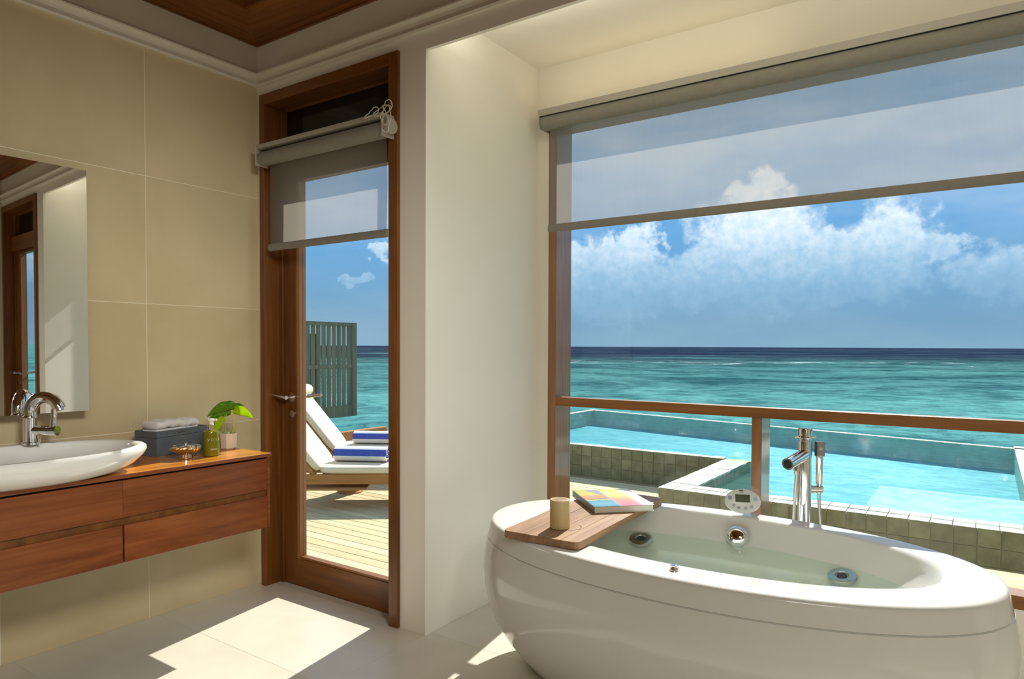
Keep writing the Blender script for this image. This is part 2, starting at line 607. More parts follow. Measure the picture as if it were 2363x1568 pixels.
def struct(name, bm, mats, parent=None, label=None, **kw):
    o = obj(name, bm, mats, parent, **kw)
    if parent is None:
        o['kind'] = 'structure'
    if label:
        o['label'] = label
    return o


def place(src, name, loc, parent, rot=None):
    o = src.copy()
    o.name = name
    COL.objects.link(o)
    o.parent = parent
    o.location = loc
    if rot:
        o.rotation_euler = rot
    return o


def dup(root, loc, rz=None, label=None):
    r = root.copy()
    COL.objects.link(r)
    r.location = loc
    if rz is not None:
        r.rotation_euler = (0, 0, rz)
    if label:
        r['label'] = label
    for ch in list(root.children):
        c = ch.copy()
        COL.objects.link(c)
        c.parent = r
        for g in list(ch.children):
            d = g.copy()
            COL.objects.link(d)
            d.parent = c
    return r


# ------------------------------------------------------------------ setting
XL, YF, XA, YW, XR, XRR = -3.255, 2.297, -2.051, 3.218, 0.551, 1.755   # left wall, door wall, alcove wall, window wall, alcove right, room right
YB = -3.2
DZ = -0.17                                                              # deck level

# floor with large stone tiles
bm = bm_new()
box(bm, XL - 0.1, XRR + 0.1, YB, YF + 0.16, -0.12, -0.001)
box(bm, XA - 0.1, XR + 0.1, YF + 0.16, YW + 0.14, -0.12, -0.001)
floor = struct('floor', bm, floor_joint, label='pale stone tiled bathroom floor')
fx = [XL, -2.055, -0.855, 0.345, XRR]
fy = [YB, -2.465, -1.865, -1.265, -0.665, -0.065, 0.535, 1.135, 1.735, 2.335, 2.78, YW + 0.1]
for i in range(len(fx) - 1):
    for j in range(len(fy) - 1):
        x0, x1, y0, y1 = fx[i], fx[i + 1], fy[j], fy[j + 1]
        if y0 > 2.3:
            x0, x1 = max(x0, XA), min(x1, XR)
            if x1 - x0 < 0.05:
                continue
        bm = bm_new()
        box(bm, x0 + 0.0008, x1 - 0.0008, y0 + 0.0008, y1 - 0.0008, -0.02, 0)
        obj('floor_tile', bm, floor_m, floor)

# left wall with 60 cm tiles
bm = bm_new()
box(bm, XL - 0.15, XL - 0.0008, YB, YF + 0.1, 0, 2.9)
wl = struct('wall_left', bm, tile_joint, label='wall of large beige square tiles behind the vanity')
zs = [0.0, 0.300, 0.895, 1.493, 2.090, 2.69]
ys = [YF]
y = 1.693
while y > YB:
    ys.append(y)
    y -= 0.60
ys.append(YB)
for j in range(len(zs) - 1):
    for i in range(len(ys) - 1):
        bm = bm_new()
        box(bm, XL - 0.02, XL, ys[i + 1] + 0.0016, ys[i] - (0.0016 if i else 0), zs[j] + (0.0016 if j else 0), zs[j + 1] - 0.0016)
        obj('wall_tile', bm, tile_m, wl)

# front wall (door wall) with openings for the two doors and the bath alcove
DL, DRR, DTOP = -3.216, -2.206, 2.63
DL2, DR2 = -1.5 - DRR, -1.5 - DL
bm = bm_new()
YO = YF + 0.17
box(bm, XL - 0.15, DL, YF, YO, 0, 3.0)
box(bm, DL, DRR, YF, YO, DTOP, 3.0)
box(bm, DRR, XA - 0.15, YF, YO, 0, 3.0)
box(bm, XA, XR, YF, YF + 0.02, 2.603, 3.0)
box(bm, XR + 0.15, DL2, YF, YO, 0, 3.0)
box(bm, DL2, DR2, YF, YO, DTOP, 3.0)
box(bm, DR2, XRR + 0.15, YF, YO, 0, 3.0)
struct('wall_front', bm, plaster, label='cream door wall with beam over the bath alcove')

bm = bm_new()
box(bm, XA - 0.15, XA, YF + 0.0, YW + 0.2, 0, 3.0)
struct('wall_alcove_left', bm, plaster, label='smooth cream side wall of the bath alcove')
bm = bm_new()
box(bm, XR, XR + 0.15, YF + 0.0, YW + 0.2, 0, 3.0)
struct('wall_alcove_right', bm, plaster)
WX0, WX1, WZ0, WZ1 = -1.981, XR - 0.07, 0.31, 2.50
bm = bm_new()
box(bm, XA, WX0, YW, YW + 0.2, 0, 3.0)
box(bm, WX1, XR, YW, YW + 0.2, 0, 3.0)
box(bm, WX0, WX1, YW, YW + 0.2, WZ1, 3.0)
box(bm, WX0, WX1, YW, YW + 0.2, -0.17, WZ0)
struct('wall_window', bm, plaster, label='cream wall round the picture window')
bm = bm_new()
box(bm, XRR, XRR + 0.15, YB, YF, 0, 3.0)
struct('wall_right', bm, plaster_grey)
bm = bm_new()
box(bm, XL - 0.15, XRR + 0.15, YB - 0.15, YB, 0, 3.2)
struct('wall_back', bm, mottled('back_wall_paint', lin(150, 140, 120), lin(158, 148, 128), 1.2, 0.75, 0.15))
bm = bm_new()
box(bm, XA, XR, YF + 0.02, YW + 0.0, 2.815, 2.95)
struct('ceiling_alcove', bm, plaster, label='cream ceiling of the bath alcove')

# cornice: swept profile (distance from wall, height)
prof = [(0.0, 2.680), (0.016, 2.680), (0.020, 2.690), (0.015, 2.700), (0.010, 2.712), (0.014, 2.726), (0.030, 2.738), (0.030, 2.746), (0.012, 2.750), (0.0, 2.750)]


def cornice(name, pts_fn):
    b = bm_new()
    a = [b.verts.new(pts_fn(d, z, 0)) for d, z in prof]
    c = [b.verts.new(pts_fn(d, z, 1)) for d, z in prof]
    for i in range(len(prof) - 1):
        b.faces.new((a[i], a[i + 1], c[i + 1], c[i]))
    b.faces.new(a[::-1])
    b.faces.new(c)
    return struct(name, b, cornice_m)


cornice('trim_1', lambda d, z, e: (XL + d, YB if e == 0 else YF - d, z))['label'] = 'white cornice moulding along the tiled wall'
cornice('trim_2', lambda d, z, e: ((XL + d) if e == 0 else XRR - d, YF - d, z))['label'] = 'white cornice moulding along the door wall'
# frieze band over the left wall
bm = bm_new()
box(bm, XL - 0.01, XL + 0.002, YB, YF, 2.750, 2.90)
struct('trim_3', bm, plaster_grey, label='plain frieze above the tiled wall')

# timber ceiling: edge bead, wide sloping board, then the raised boarded field
ZC = 2.895
ceil = bm_new()
box(ceil, XL - 0.1, XRR + 0.1, YB, YF + 0.1, 3.16, 3.22)
ceil = struct('ceiling', ceil, ceil_wood, label='dark stained timber ceiling')


def ring_board(name, w0, z0, w1, z1, w2=None):
    for side in range(3):
        b = bm_new()
        th = 0.02
        if side == 0:
            pr = [(XL + w0, YF - w0, z0), (XL + w1, YF - w1, z1)]
            pts = [(XL + w0, YB, z0), (XL + w0, YF - w0, z0), (XL + w1, YF - w1, z1), (XL + w1, YB, z1)]
        elif side == 1:
            pts = [(XL + w0, YF - w0, z0), (XRR - w0, YF - w0, z0), (XRR - w1, YF - w1, z1), (XL + w1, YF - w1, z1)]
        else:
            pts = [(XRR - w0, YF - w0, z0), (XRR - w0, YB, z0), (XRR - w1, YB, z1), (XRR - w1, YF - w1, z1)]
        lo = [b.verts.new(p) for p in pts]
        hi = [b.verts.new((p[0], p[1], p[2] + th)) for p in pts]
        b.faces.new(lo)
        b.faces.new(hi[::-1])
        for i in range(4):
            b.faces.new((lo[i], hi[i], hi[(i + 1) % 4], lo[(i + 1) % 4]))
        obj(name, b, ceil_wood if side == 1 else ceil_wood_y, ceil)


ring_board('edge_bead', -0.03, ZC + 0.005, 0.018, ZC)
ring_board('edge_moulding', 0.014, ZC + 0.008, 0.045, ZC + 0.018)
ring_board('perimeter_board', 0.04, ZC + 0.020, 0.21, ZC + 0.045)
ring_board('inner_bead', 0.205, ZC + 0.030, 0.235, ZC + 0.055)
ring_board('riser_board', 0.232, ZC + 0.05, 0.25, ZC + 0.20)
for k in range(14):
    x0 = XL + 0.24 + k * 0.33
    if x0 > XRR - 0.3:
        break
    bm = bm_new()
    box(bm, x0 + 0.003, x0 + 0.325, YB, YF - 0.24, ZC + 0.19, ZC + 0.215)
    obj('ceiling_board', bm, ceil_wood_y, ceil)

# ------------------------------------------------------------------ doors


def door(name, handle_name, sgn, label):
    fxm = (lambda x: x) if sgn > 0 else (lambda x: -1.5 - x)

    def bx(b, x0, x1, *r):
        a, c = fxm(x0), fxm(x1)
        box(b, min(a, c), max(a, c), *r)
    b = bm_new()
    bx(b, DL, -3.178, YF - 0.018, YO, 0, DTOP)
    root = struct(name, b, door_wood, label=label, bevel=0.002)
    for (nm, mm, bxs) in [
        ('frame_jamb', door_wood, [(-2.262, DRR, YF - 0.018, YO, 0, DTOP)]),
        ('frame_head', door_wood_h, [(-3.178, -2.262, YF - 0.018, YO, 2.575, DTOP)]),
        ('frame_rebate', door_wood, [(-3.178, -3.150, YF + 0.075, YO, 0, 2.575), (-2.30, -2.262, YF + 0.075, YO, 0, 2.575)]),
        ('transom_bar', door_wood_h, [(-3.178, -2.262, YF + 0.055, YO, 2.205, 2.345)]),
        ('threshold', door_wood_h, [(-3.178, -2.262, YF + 0.09, YO + 0.03, -0.05, 0.004)]),
        ('transom_panel', transom_glass, [(-3.150, -2.30, YF + 0.11, YF + 0.118, 2.345, 2.575)]),
        ('transom_bead', door_wood_h, [(-3.15, -2.30, YF + 0.095, YF + 0.11, 2.345, 2.362), (-3.15, -2.30, YF + 0.095, YF + 0.11, 2.558, 2.575)]),
    ]:
        b = bm_new()
        for q in bxs:
            bx(b, *q)
        obj(nm, b, mm, root, bevel=0.002)
    # leaf
    y0, y1 = YF + 0.085, YF + 0.128
    b = bm_new()
    bx(b, -3.152, -3.045, y0, y1, 0.006, 2.202)
    leaf = obj('door_leaf', b, door_wood, root, bevel=0.002)
    for nm, mm, q in [('leaf_stile', door_wood, (-2.335, -2.265, y0, y1, 0.006, 2.202)),
                      ('bottom_rail', door_wood_h, (-3.045, -2.335, y0, y1, 0.006, 0.150)),
                      ('top_rail', door_wood_h, (-3.045, -2.335, y0, y1, 2.175, 2.202)),
                      ('glazing_bead', frame_wood, (-3.045, -3.022, y0 + 0.002, y1, 0.150, 2.175)),
                      ('glazing_bead', rail_wood, (-3.022, -2.335, y0 + 0.006, y1, 0.150, 0.163)),
                      ('glass_pane', glass_m, (-3.022, -2.335, y0 + 0.018, y0 + 0.024, 0.163, 2.175))]:
        b = bm_new()
        bx(b, *q)
        obj(nm, b, mm, leaf)
    # lever handles, inside and outside
    b = bm_new()
    hx, hz = -3.078, 1.02
    for s, yy in ((-1, y0), (1, y1)):
        yo = yy + s * 0.05
        tube(b, [(fxm(hx), yy, hz), (fxm(hx), yo, hz)], 0.010, 10)
        tube(b, [(fxm(hx), yy, hz), (fxm(hx), yy + s * 0.008, hz)], 0.026, 18)
        tube(b, [(fxm(hx + 0.01), yo, hz), (fxm(hx - 0.04 * (1 if s < 0 else -1)), yo, hz + 0.004), (fxm(hx - 0.115 * (1 if s < 0 else -1)), yo + s * 0.004, hz + 0.012)], [0.011, 0.010, 0.008], 10)
    obj(handle_name, b, steel, leaf, smooth=True)
    b = bm_new()
    tube(b, [(fxm(hx), y0, hz - 0.09), (fxm(hx), y0 - 0.006, hz - 0.09)], 0.020, 16)
    obj('key_plate', b, steel, leaf, smooth=True)
    return root


door('door_1', 'lever_handle', 1, 'glazed teak door to the deck beside the vanity')
door('door_2', 'lever_handle', -1, 'glazed teak door on the far side of the alcove')

# ------------------------------------------------------------------ picture window
GY = YW + 0.145
bm = bm_new()
box(bm, WX0, -1.931, YW + 0.001, GY + 0.02, WZ0, WZ1)
win = struct('window_1', bm, frame_wood, bevel=0.002, label='large timber framed picture window over the sea')
for nm, mm, q in [('window_jamb', frame_wood, (WX1 - 0.05, WX1, YW + 0.001, GY + 0.02, WZ0, WZ1)),
                  ('window_head', rail_wood, (-1.931, WX1 - 0.05, YW + 0.02, GY + 0.02, WZ1 - 0.012, WZ1)),
                  ('cross_rail', rail_wood, (-1.935, WX1 - 0.05, YW + 0.001, YW + 0.056, 0.977, 1.025)),
                  ('mullion', frame_wood, (-0.884, -0.838, YW + 0.004, YW + 0.15, 0.362, 0.977)),
                  ('bottom_rail', rail_wood, (-1.931, WX1 - 0.05, YW + 0.001, YW + 0.10, WZ0, 0.362)),
                  ('window_sill', deck_m, (-1.99, WX1 + 0.05, YW + 0.115, YW + 0.36, WZ0 - 0.02, 0.352)),
                  ('glass_pane', glass_m, (-1.931, WX1 - 0.05, GY, GY + 0.008, 1.025, WZ1 - 0.012)),
                  ('glass_pane', glass_m, (-1.931, -0.884, GY, GY + 0.008, 0.362, 1.025)),
                  ('glass_pane', glass_m, (-0.838, WX1 - 0.05, GY, GY + 0.008, 0.362, 1.025))]:
    b = bm_new()
    box(b, *q)
    obj(nm, b, mm, win, bevel=0.0 if 'glass' in nm else 0.002)

bm = bm_new()
box(bm, XL - 0.2, XRR + 0.2, YB - 0.2, YW + 0.22, 3.22, 3.30)
struct('roof', bm, ceil_wood)

# ------------------------------------------------------------------ deck outside
bm = bm_new()
box(bm, -7.9, -2.1, YO, 8.0, DZ - 0.12, DZ - 0.03)
box(bm, -2.1, 1.2, YW + 0.2, 5.17, DZ - 0.12, DZ - 0.03)
deck = struct('floor_deck', bm, dark_gap, label='weathered timber deck boards outside')
yb = YO + 0.01
lens = {}
k = 0
PW = 0.107
while yb + PW < 7.95:
    if yb < YW + 0.2:
        xa, xb = -7.88, -2.21
    elif yb + PW < 5.16:
        xa, xb = -7.88, 1.2
    elif yb + PW < 6.85:
        xa, xb = -7.88, -2.16
    else:
        xa, xb = -7.88, -6.05
    cut = xa + (xb - xa) * random.uniform(0.25, 0.75)
    for (p, q) in ((xa, cut - 0.004), (cut, xb)):
        b = bm_new()
        L = q - p
        box(b, -L / 2, L / 2, -PW / 2 + 0.004, PW / 2 - 0.004, -0.03, 0)
        o = obj('deck_board', b, deck_m, deck, world=False)
        o.location = ((p + q) / 2, yb + PW / 2, DZ + random.uniform(-0.001, 0.001))
    yb += PW
    k += 1
bm = bm_new()
box(bm, -8.02, -7.90, 2.5, 7.93, DZ - 0.15, 0.0)
tag(obj('deck_kerb', bm, teak, bevel=0.005), 'brown timber kerb along the outer edge of the deck', 'kerb')

# ------------------------------------------------------------------ pool
PX0, PX1, PYF, PYL, WZ = -2.13, 1.6, 5.15, 6.87, 0.105
CZ = 0.182
pool = thing('swimming_pool', 'turquoise infinity pool with stone tiled sides beyond the window', 'pool', (-2.13, 5.15, DZ))
bm = bm_new()
IN = 0.26
# supporting walls
box(bm, PX0, PX1, PYF, PYF + IN, -1.3, CZ - 0.016)
box(bm, PX0, PX0 + 0.22, PYF + IN, PYL, -1.3, CZ - 0.016)
box(bm, -6.1, PX0 + 0.22, PYL, PYL + 0.11, -1.3, CZ - 0.016)
obj('pool_wall', bm, grout_m, pool)
bm = bm_new()
box(bm, -6.05, PX1, PYL + 0.05, 11.6, -0.4, -0.15)
box(bm, PX0 + 0.1, PX1, PYF + 0.1, PYL + 0.05, -0.4, -0.15)
obj('pool_floor', bm, pool_floor_m, pool)
# far infinity edge, left edge and right edge
FL, FR = (-6.0, 11.42), (0.30, 10.02)
sl = (FR[1] - FL[1]) / (FR[0] - FL[0])
bm = bm_new()
e = 0.10
prism(bm, [(FL[0] - e, FL[1]), (PX1 + 0.5, FL[1] + sl * (PX1 + 0.5 - FL[0])), (PX1 + 0.5, FL[1] + e + sl * (PX1 + 0.5 - FL[0])), (FL[0] - e, FL[1] + e)], -2.2, WZ + 0.012)
obj('infinity_edge', bm, coping_tile, pool)
bm = bm_new()
box(bm, FL[0] - e, FL[0], PYL + 0.1, FL[1], -2.2, WZ + 0.012)
obj('infinity_edge', bm, coping_tile, pool)
bm = bm_new()
box(bm, 0.285, 0.62, PYF + IN, 10.3, -1.4, WZ + 0.012)
obj('pool_edge', bm, coping_tile, pool)
bm = bm_new()
box(bm, -0.775, 0.285, PYF + IN, 7.0, -0.3, 0.05)
obj('pool_bench', bm, bench_m, pool)
# water surface: L shape
bm = bm_new()
pts = [(PX0 + 0.2, PYF + IN - 0.02), (0.30, PYF + IN - 0.02), (0.30, FL[1] + 0.03 + sl * (0.30 - FL[0])), (FL[0], FL[1] + 0.03), (FL[0], PYL + 0.09), (PX0 + 0.2, PYL + 0.09)]
bm.faces.new([bm.verts.new((x, y, WZ)) for x, y in pts])
obj('pool_water', bm, pool_water_m, pool)
# tiles on the outer faces
TP = 0.1235
b = bm_new()
box(b, 0.002, TP - 0.002, -0.008, 0, 0.0025, 0.1165)
tsrc = obj('wall_tile', b, stone_tile, pool, world=False, bevel=0.0015, seg=1)
first = True


def tput(src, name, wx, wy, wz, rz=0):
    global first
    o = place(src, name, Vector((wx, wy, wz)) - Vector(pool.location), pool)
    o.rotation_euler = (random.uniform(-.012, .012), random.uniform(-.008, .008), rz)
    return o


for r_ in range(3):
    for i in range(22):
        tput(tsrc, 'wall_tile', PX0 + i * TP, PYF, DZ + 0.002 + r_ * 0.117)
for r_ in range(3):
    for i in range(31):
        tput(tsrc, 'wall_tile', -5.99 + i * TP, PYL, DZ + 0.002 + r_ * 0.117)
for r_ in range(3):
    for i in range(13):
        tput(tsrc, 'wall_tile', PX0, PYF + (i + 1) * TP + 0.05, DZ + 0.002 + r_ * 0.117, -PI / 2)
# inner faces above the water
for i in range(12):
    tput(tsrc, 'inner_tile', PX0 + 0.22, PYF + IN + i * TP, 0.06, PI / 2)
D.objects.remove(tsrc)
b = bm_new()
box(b, 0.002, TP - 0.002, 0.002, TP - 0.002, -0.016, 0)
csrc = obj('coping_tile', b, coping_tile, pool, world=False, bevel=0.002, seg=1)
for i in range(22):
    for j in range(2):
        tput(csrc, 'coping_tile', PX0 - 0.008 + i * TP, PYF - 0.008 + j * 0.133, CZ + random.uniform(-.0015, .0015))
for j in range(11):
    for i in range(2):
        tput(csrc, 'coping_tile', PX0 - 0.008 + i * 0.115, PYF + IN + j * TP, CZ + random.uniform(-.0015, .0015))
for i in range(31):
    tput(csrc, 'coping_tile', -5.99 + i * TP, PYL - 0.008, CZ + random.uniform(-.0015, .0015))
D.objects.remove(csrc)

# ------------------------------------------------------------------ sea
sea_m = mat('sea_water', (0.1, 0.4, 0.45), 0.6, 0, 0.0)
t = sea_m.node_tree
pos = N(t, 'ShaderNodeNewGeometry').outputs['Position']
sp = N(t, 'ShaderNodeSeparateXYZ')
t.links.new(pos, sp.inputs[0])
# distance out to sea, turned to lie along the reef
dd = M(t, 'ADD', M(t, 'MULTIPLY', sp.outputs[0], -0.568), M(t, 'MULTIPLY', sp.outputs[1], 0.823))
dd = M(t, 'MAXIMUM', dd, 3.0)
inv = M(t, 'DIVIDE', 26.0, dd)      # 0 at the horizon, 1 near the deck
rotp = mapping(t, pos, rot=(0, 0, -YAW))
n1 = noise(t, mapping(t, rotp, scale=(0.012, 0.03, 1)), 1.0, 5, 0.6, 0.5)
n2 = noise(t, mapping(t, rotp, scale=(0.075, 0.085, 1)), 1.0, 7, 0.68, 0.9)
n3 = noise(t, mapping(t, rotp, scale=(0.42, 0.50, 1)), 1.0, 7, 0.75, 1.2)
jit = M(t, 'MULTIPLY_ADD', M(t, 'SUBTRACT', n1, 0.5), 0.7, 1.0)
f = M(t, 'MULTIPLY', inv, jit)
c = ramp(t, f, [(0.0, lin(50, 62, 98)), (0.085, lin(52, 70, 100)), (0.13, lin(70, 112, 122)), (0.18, lin(82, 146, 148)), (0.26, lin(92, 166, 166)),
                (0.42, lin(96, 172, 172)), (0.62, lin(104, 190, 188)), (1.0, lin(110, 200, 198))])
dk = ramp(t, n2, [(0.40, (0.26, 0.38, 0.46)), (0.54, (1.08, 1.05, 1.05))])
c = mixc(t, 0.85, c, dk, 'MULTIPLY')
br = ramp(t, n1, [(0.52, (0, 0, 0)), (0.72, (1, 1, 1))])
c = mixc(t, M(t, 'MULTIPLY', br, 0.5), c, (*lin(126, 214, 208), 1))
r3 = ramp(t, n3, [(0.38, (0.42, 0.50, 0.54)), (0.50, (0.95, 0.97, 0.97)), (0.66, (1.45, 1.32, 1.28))])
c = mixc(t, 0.9, c, r3, 'MULTIPLY')
# breaking crests over the reef
n4 = noise(t, mapping(t, rotp, scale=(0.055, 0.11, 1), loc=(4, 2, 0)), 1.0, 6, 0.75, 0.8)
band = M(t, 'SUBTRACT', 1.0, M(t, 'ABSOLUTE', M(t, 'DIVIDE', M(t, 'SUBTRACT', dd, 150.0), 62.0)), clamp=True)
foam = N(t, 'ShaderNodeMapRange')
val(t, foam.inputs[0], M(t, 'MULTIPLY_ADD', band, 0.20, n4))
foam.inputs[1].default_value = 0.755
foam.inputs[2].default_value = 0.81
n5 = noise(t, mapping(t, rotp, scale=(0.10, 0.35, 1)), 1.0, 4, 0.7)
foam2 = N(t, 'ShaderNodeMapRange')
val(t, foam2.inputs[0], n5)
foam2.inputs[1].default_value = 0.685
foam2.inputs[2].default_value = 0.75
c = mixc(t, 1.0, c, (0.72, 0.58, 0.57), 'MULTIPLY')
c = mixc(t, M(t, 'MAXIMUM', foam.outputs[0], M(t, 'MULTIPLY', foam2.outputs[0], 0.6)), c, (*lin(236, 242, 242), 1))
bs = t.nodes['Principled BSDF']
t.links.new(c, bs.inputs['Base Color'])
bp = N(t, 'ShaderNodeBump')
bp.inputs['Strength'].default_value = 0.6
bp.inputs['Distance'].default_value = 0.5
t.links.new(M(t, 'MULTIPLY_ADD', n2, 1.5, n3), bp.inputs['Height'])
t.links.new(bp.outputs[0], bs.inputs['Normal'])
bm = bm_new()
S = 30000
bm.faces.new([bm.verts.new(p) for p in ((-S, 2, -2.0), (S, 2, -2.0), (S, S, -2.0), (-S, S, -2.0))])
struct('sea', bm, sea_m, label='turquoise lagoon and darker ocean to the horizon')

# ------------------------------------------------------------------ privacy screen
SX, SY0, SY1, SZ0, SZ1 = -9.0, 6.55, 8.26, 0.09, 1.69
scr = thing('privacy_screen', 'grey slatted timber privacy screen standing past the deck edge', 'screen', (SX, SY0, SZ0))
bm = bm_new()
box(bm, SX - 0.04, SX + 0.04, SY0, SY1, SZ1 - 0.06, SZ1)
obj('top_rail', bm, screen_m, scr)
bm = bm_new()
box(bm, SX - 0.04, SX + 0.04, SY0, SY1, SZ0, SZ0 + 0.19)
obj('bottom_rail', bm, screen_m, scr)
bm = bm_new()
box(bm, SX - 0.02, SX + 0.03, SY0, SY1, 0.92, 0.98)
obj('middle_rail', bm, screen_m, scr)
bm = bm_new()
box(bm, SX - 0.05, SX + 0.05, SY1 - 0.10, SY1, SZ0, SZ1)
obj('end_post', bm, screen_m, scr)
yy = SY1 - 0.115
while yy > SY0 + 0.1:
    bm = bm_new()
    box(bm, SX + 0.010, SX + 0.022, yy - 0.080, yy, SZ0 + 0.19, SZ1 - 0.06)
    obj('screen_slat', bm, screen_m, scr)
    yy -= 0.108
bm = bm_new()
box(bm, SX - 0.16, SX - 0.04, 7.35, 7.50, -2.1, SZ1 - 0.2)
obj('support_post', bm, screen_m, scr)

# ------------------------------------------------------------------ sun loungers (local x runs from the head to the foot)


def rounded(bm, x0, x1, y0, y1, z0, z1, r=0.02, n=4):
    """soft slab: stacked superellipse rings"""
    cx, cy, a, b = (x0 + x1) / 2, (y0 + y1) / 2, (x1 - x0) / 2, (y1 - y0) / 2
    rings = []
    for k in range(n + 1):
        th = PI / 2 * k / n
        rings.append(ell(cx, cy, a - r * (1 - math.sin(th)), b - r * (1 - math.sin(th)), z0 + r * (1 - math.cos(th)), 48, 9))
    for k in range(n + 1):
        th = PI / 2 * k / n
        rings.append(ell(cx, cy, a - r * (1 - math.cos(th)), b - r * (1 - math.cos(th)), z1 - r * (1 - math.sin(th)), 48, 9))
    loft(bm, rings)


LW, SEAT = 0.60, 0.315     # width; frame top above deck


def make_lounger(label):
    root = thing('sun_lounger', label, 'sun lounger', (0, 0, DZ), 0, 'sun loungers on the deck')
    for yv in (0.0, LW - 0.03):
        b = bm_new()
        box(b, -0.85, 1.25, yv, yv + 0.03, SEAT - 0.09, SEAT)
        obj('side_rail', b, teak, root, world=False, bevel=0.003)
    b = bm_new()
    box(b, 1.22, 1.25, 0.03, LW - 0.03, SEAT - 0.09, SEAT)
    obj('end_rail', b, teak, root, world=False, bevel=0.003)
    for i in range(12):
        b = bm_new()
        box(b, 0.04 + i * 0.098, 0.04 + i * 0.098 + 0.07, 0.03, LW - 0.03, SEAT - 0.03, SEAT - 0.008)
        obj('seat_slat', b, teak, root, world=False)
    for xx in (-0.70, 1.10):
        for yv in (0.03, LW - 0.09):
            b = bm_new()
            box(b, xx, xx + 0.06, yv, yv + 0.06, 0, SEAT - 0.02)
            obj('leg', b, teak, root, world=False, bevel=0.003)
    b = bm_new()
    box(b, -0.15, 0.45, -0.05, 0.25, SEAT - 0.135, SEAT - 0.118)
    obj('pull_out_tray', b, teak, root, world=False, bevel=0.003)
    b = bm_new()
    rounded(b, 0.015, 1.24, -0.005, LW + 0.005, SEAT + 0.001, SEAT + 0.066, 0.028)
    obj('seat_cushion', b, cushion_m, root, world=False, smooth='full')
    # raised back: a slab turned up about the hinge
    ang = R(52)
    rot = Matrix.Rotation(ang, 4, 'Y')

    def tilt(bm_):
        for v in bm_.verts:
            v.co = rot @ v.co
            v.co.z += SEAT + 0.002
    b = bm_new()
    rounded(b, -0.80, -0.005, -0.005, LW + 0.005, 0.0, 0.066, 0.028)
    tilt(b)
    bc = obj('back_cushion', b, cushion_m, root, world=False, smooth='full')
    b = bm_new()
    tube(b, [(-0.76, 0.05, 0.085), (-0.76, LW / 2, 0.09), (-0.76, LW - 0.05, 0.085)], [0.062, 0.072, 0.062], 18)
    tilt(b)
    obj('head_roll', b, cushion_m, bc, world=False, smooth=True)
    b = bm_new()
    box(b, -0.82, 0.0, 0.02, 0.06, -0.045, -0.004)
    box(b, -0.82, 0.0, LW - 0.06, LW - 0.02, -0.045, -0.004)
    for i in range(7):
        box(b, -0.80 + i * 0.11, -0.73 + i * 0.11, 0.06, LW - 0.06, -0.03, -0.008)
    tilt(b)
    obj('back_frame', b, teak, root, world=False)
    b = bm_new()
    for yv in (0.06, LW - 0.10):
        tube(b, [(-0.72, yv + 0.02, SEAT - 0.04), (-0.30, yv + 0.02, SEAT + 0.34)], 0.018, 8)
    obj('back_prop', b, teak, root, world=False)
    return root


LA = R(37)
ux = Vector((math.cos(LA), math.sin(LA), 0))
uy = Vector((-math.sin(LA), math.cos(LA), 0))
L1 = Vector((-4.92, 4.05, DZ))
L2 = L1 + uy * 1.17 - ux * 0.10
l1 = make_lounger('teak sun lounger with cream cushions, the one nearer the glazed door')
l1.location = L1
l1.rotation_euler = (0, 0, LA)
l2 = dup(l1, L2, LA, 'teak sun lounger with head roll in view, behind the nearer lounger')

# round side table between the loungers
tp = L1 + uy * 0.75 + ux * 0.16
tb = thing('side_table', 'small round drum table between the two sun loungers', 'table', tp)
bm = bm_new()
lathe(bm, tp.x, tp.y, [(0.125, DZ), (0.125, DZ + 0.012), (0.108, DZ + 0.02), (0.105, DZ + 0.30)], 40)
obj('drum_base', bm, teak, tb, smooth=True)
bm = bm_new()
lathe(bm, tp.x, tp.y, [(0.138, DZ + 0.41), (0.142, DZ + 0.415), (0.142, DZ + 0.43), (0.138, DZ + 0.435)], 48)
obj('table_top', bm, candle_wood, tb, smooth=True)
bm = bm_new()
lathe(bm, tp.x, tp.y, [(0.05, DZ + 0.30), (0.05, DZ + 0.41)], 24)
obj('neck', bm, teak, tb, smooth=True)


def towel_roll(loc, rz, label, ln=0.50):
    """striped beach towel: a spiral sheet, stripes along its length"""
    o = thing('beach_towel', label, 'towel', loc, rz, 'striped beach towels on the loungers')
    b = bm_new()
    turns, n = 3.2, 150
    r0, r1, th = 0.020, 0.098, 0.018
    fl = 0.80
    prev = None
    L = 0
    lp = None
    for i in range(n + 1):
        q = i / n
        a = q * turns * 2 * PI - 1.5
        r = r0 + (r1 - r0) * q
        co, ci = (math.cos(a), math.sin(a))
        outer = (r * co, r * ci * fl)
        inner = ((r - th) * co, (r - th) * ci * fl)
        if lp:
            L += math.dist(lp, outer)
        lp = outer
        jit = 0.004 * math.sin(i * 0.9)
        ring = [b.verts.new((x, p[0], p[1] + r1 * fl)) for p, x in ((outer, -ln / 2 + jit), (outer, ln / 2 + jit), (inner, ln / 2 + jit), (inner, -ln / 2 + jit))]
        if prev:
            mi = 1 if ((a - PI * 1.06) * 0.092 / 0.172 + 0.25) % 1.0 < 0.5 else 0
            for k in range(4):
                f_ = b.faces.new((prev[k], prev[(k + 1) % 4], ring[(k + 1) % 4], ring[k]))
                f_.material_index = mi
        else:
            b.faces.new(ring[::-1])
        prev = ring
    b.faces.new(prev)
    obj('rolled_cloth', b, [blue_cloth, white_cloth], o, smooth=True, world=False)
    return o


tz = DZ + SEAT + 0.066
t1p = L1 + ux * 0.36 + uy * 0.30
t2p = L2 + ux * 0.42 + uy * 0.30
towel_roll((t1p.x, t1p.y, tz), LA - R(8), 'rolled blue and white striped towel on the nearer lounger')
towel_roll((t2p.x, t2p.y, tz), LA - R(6), 'rolled blue and white striped towel on the rear lounger')

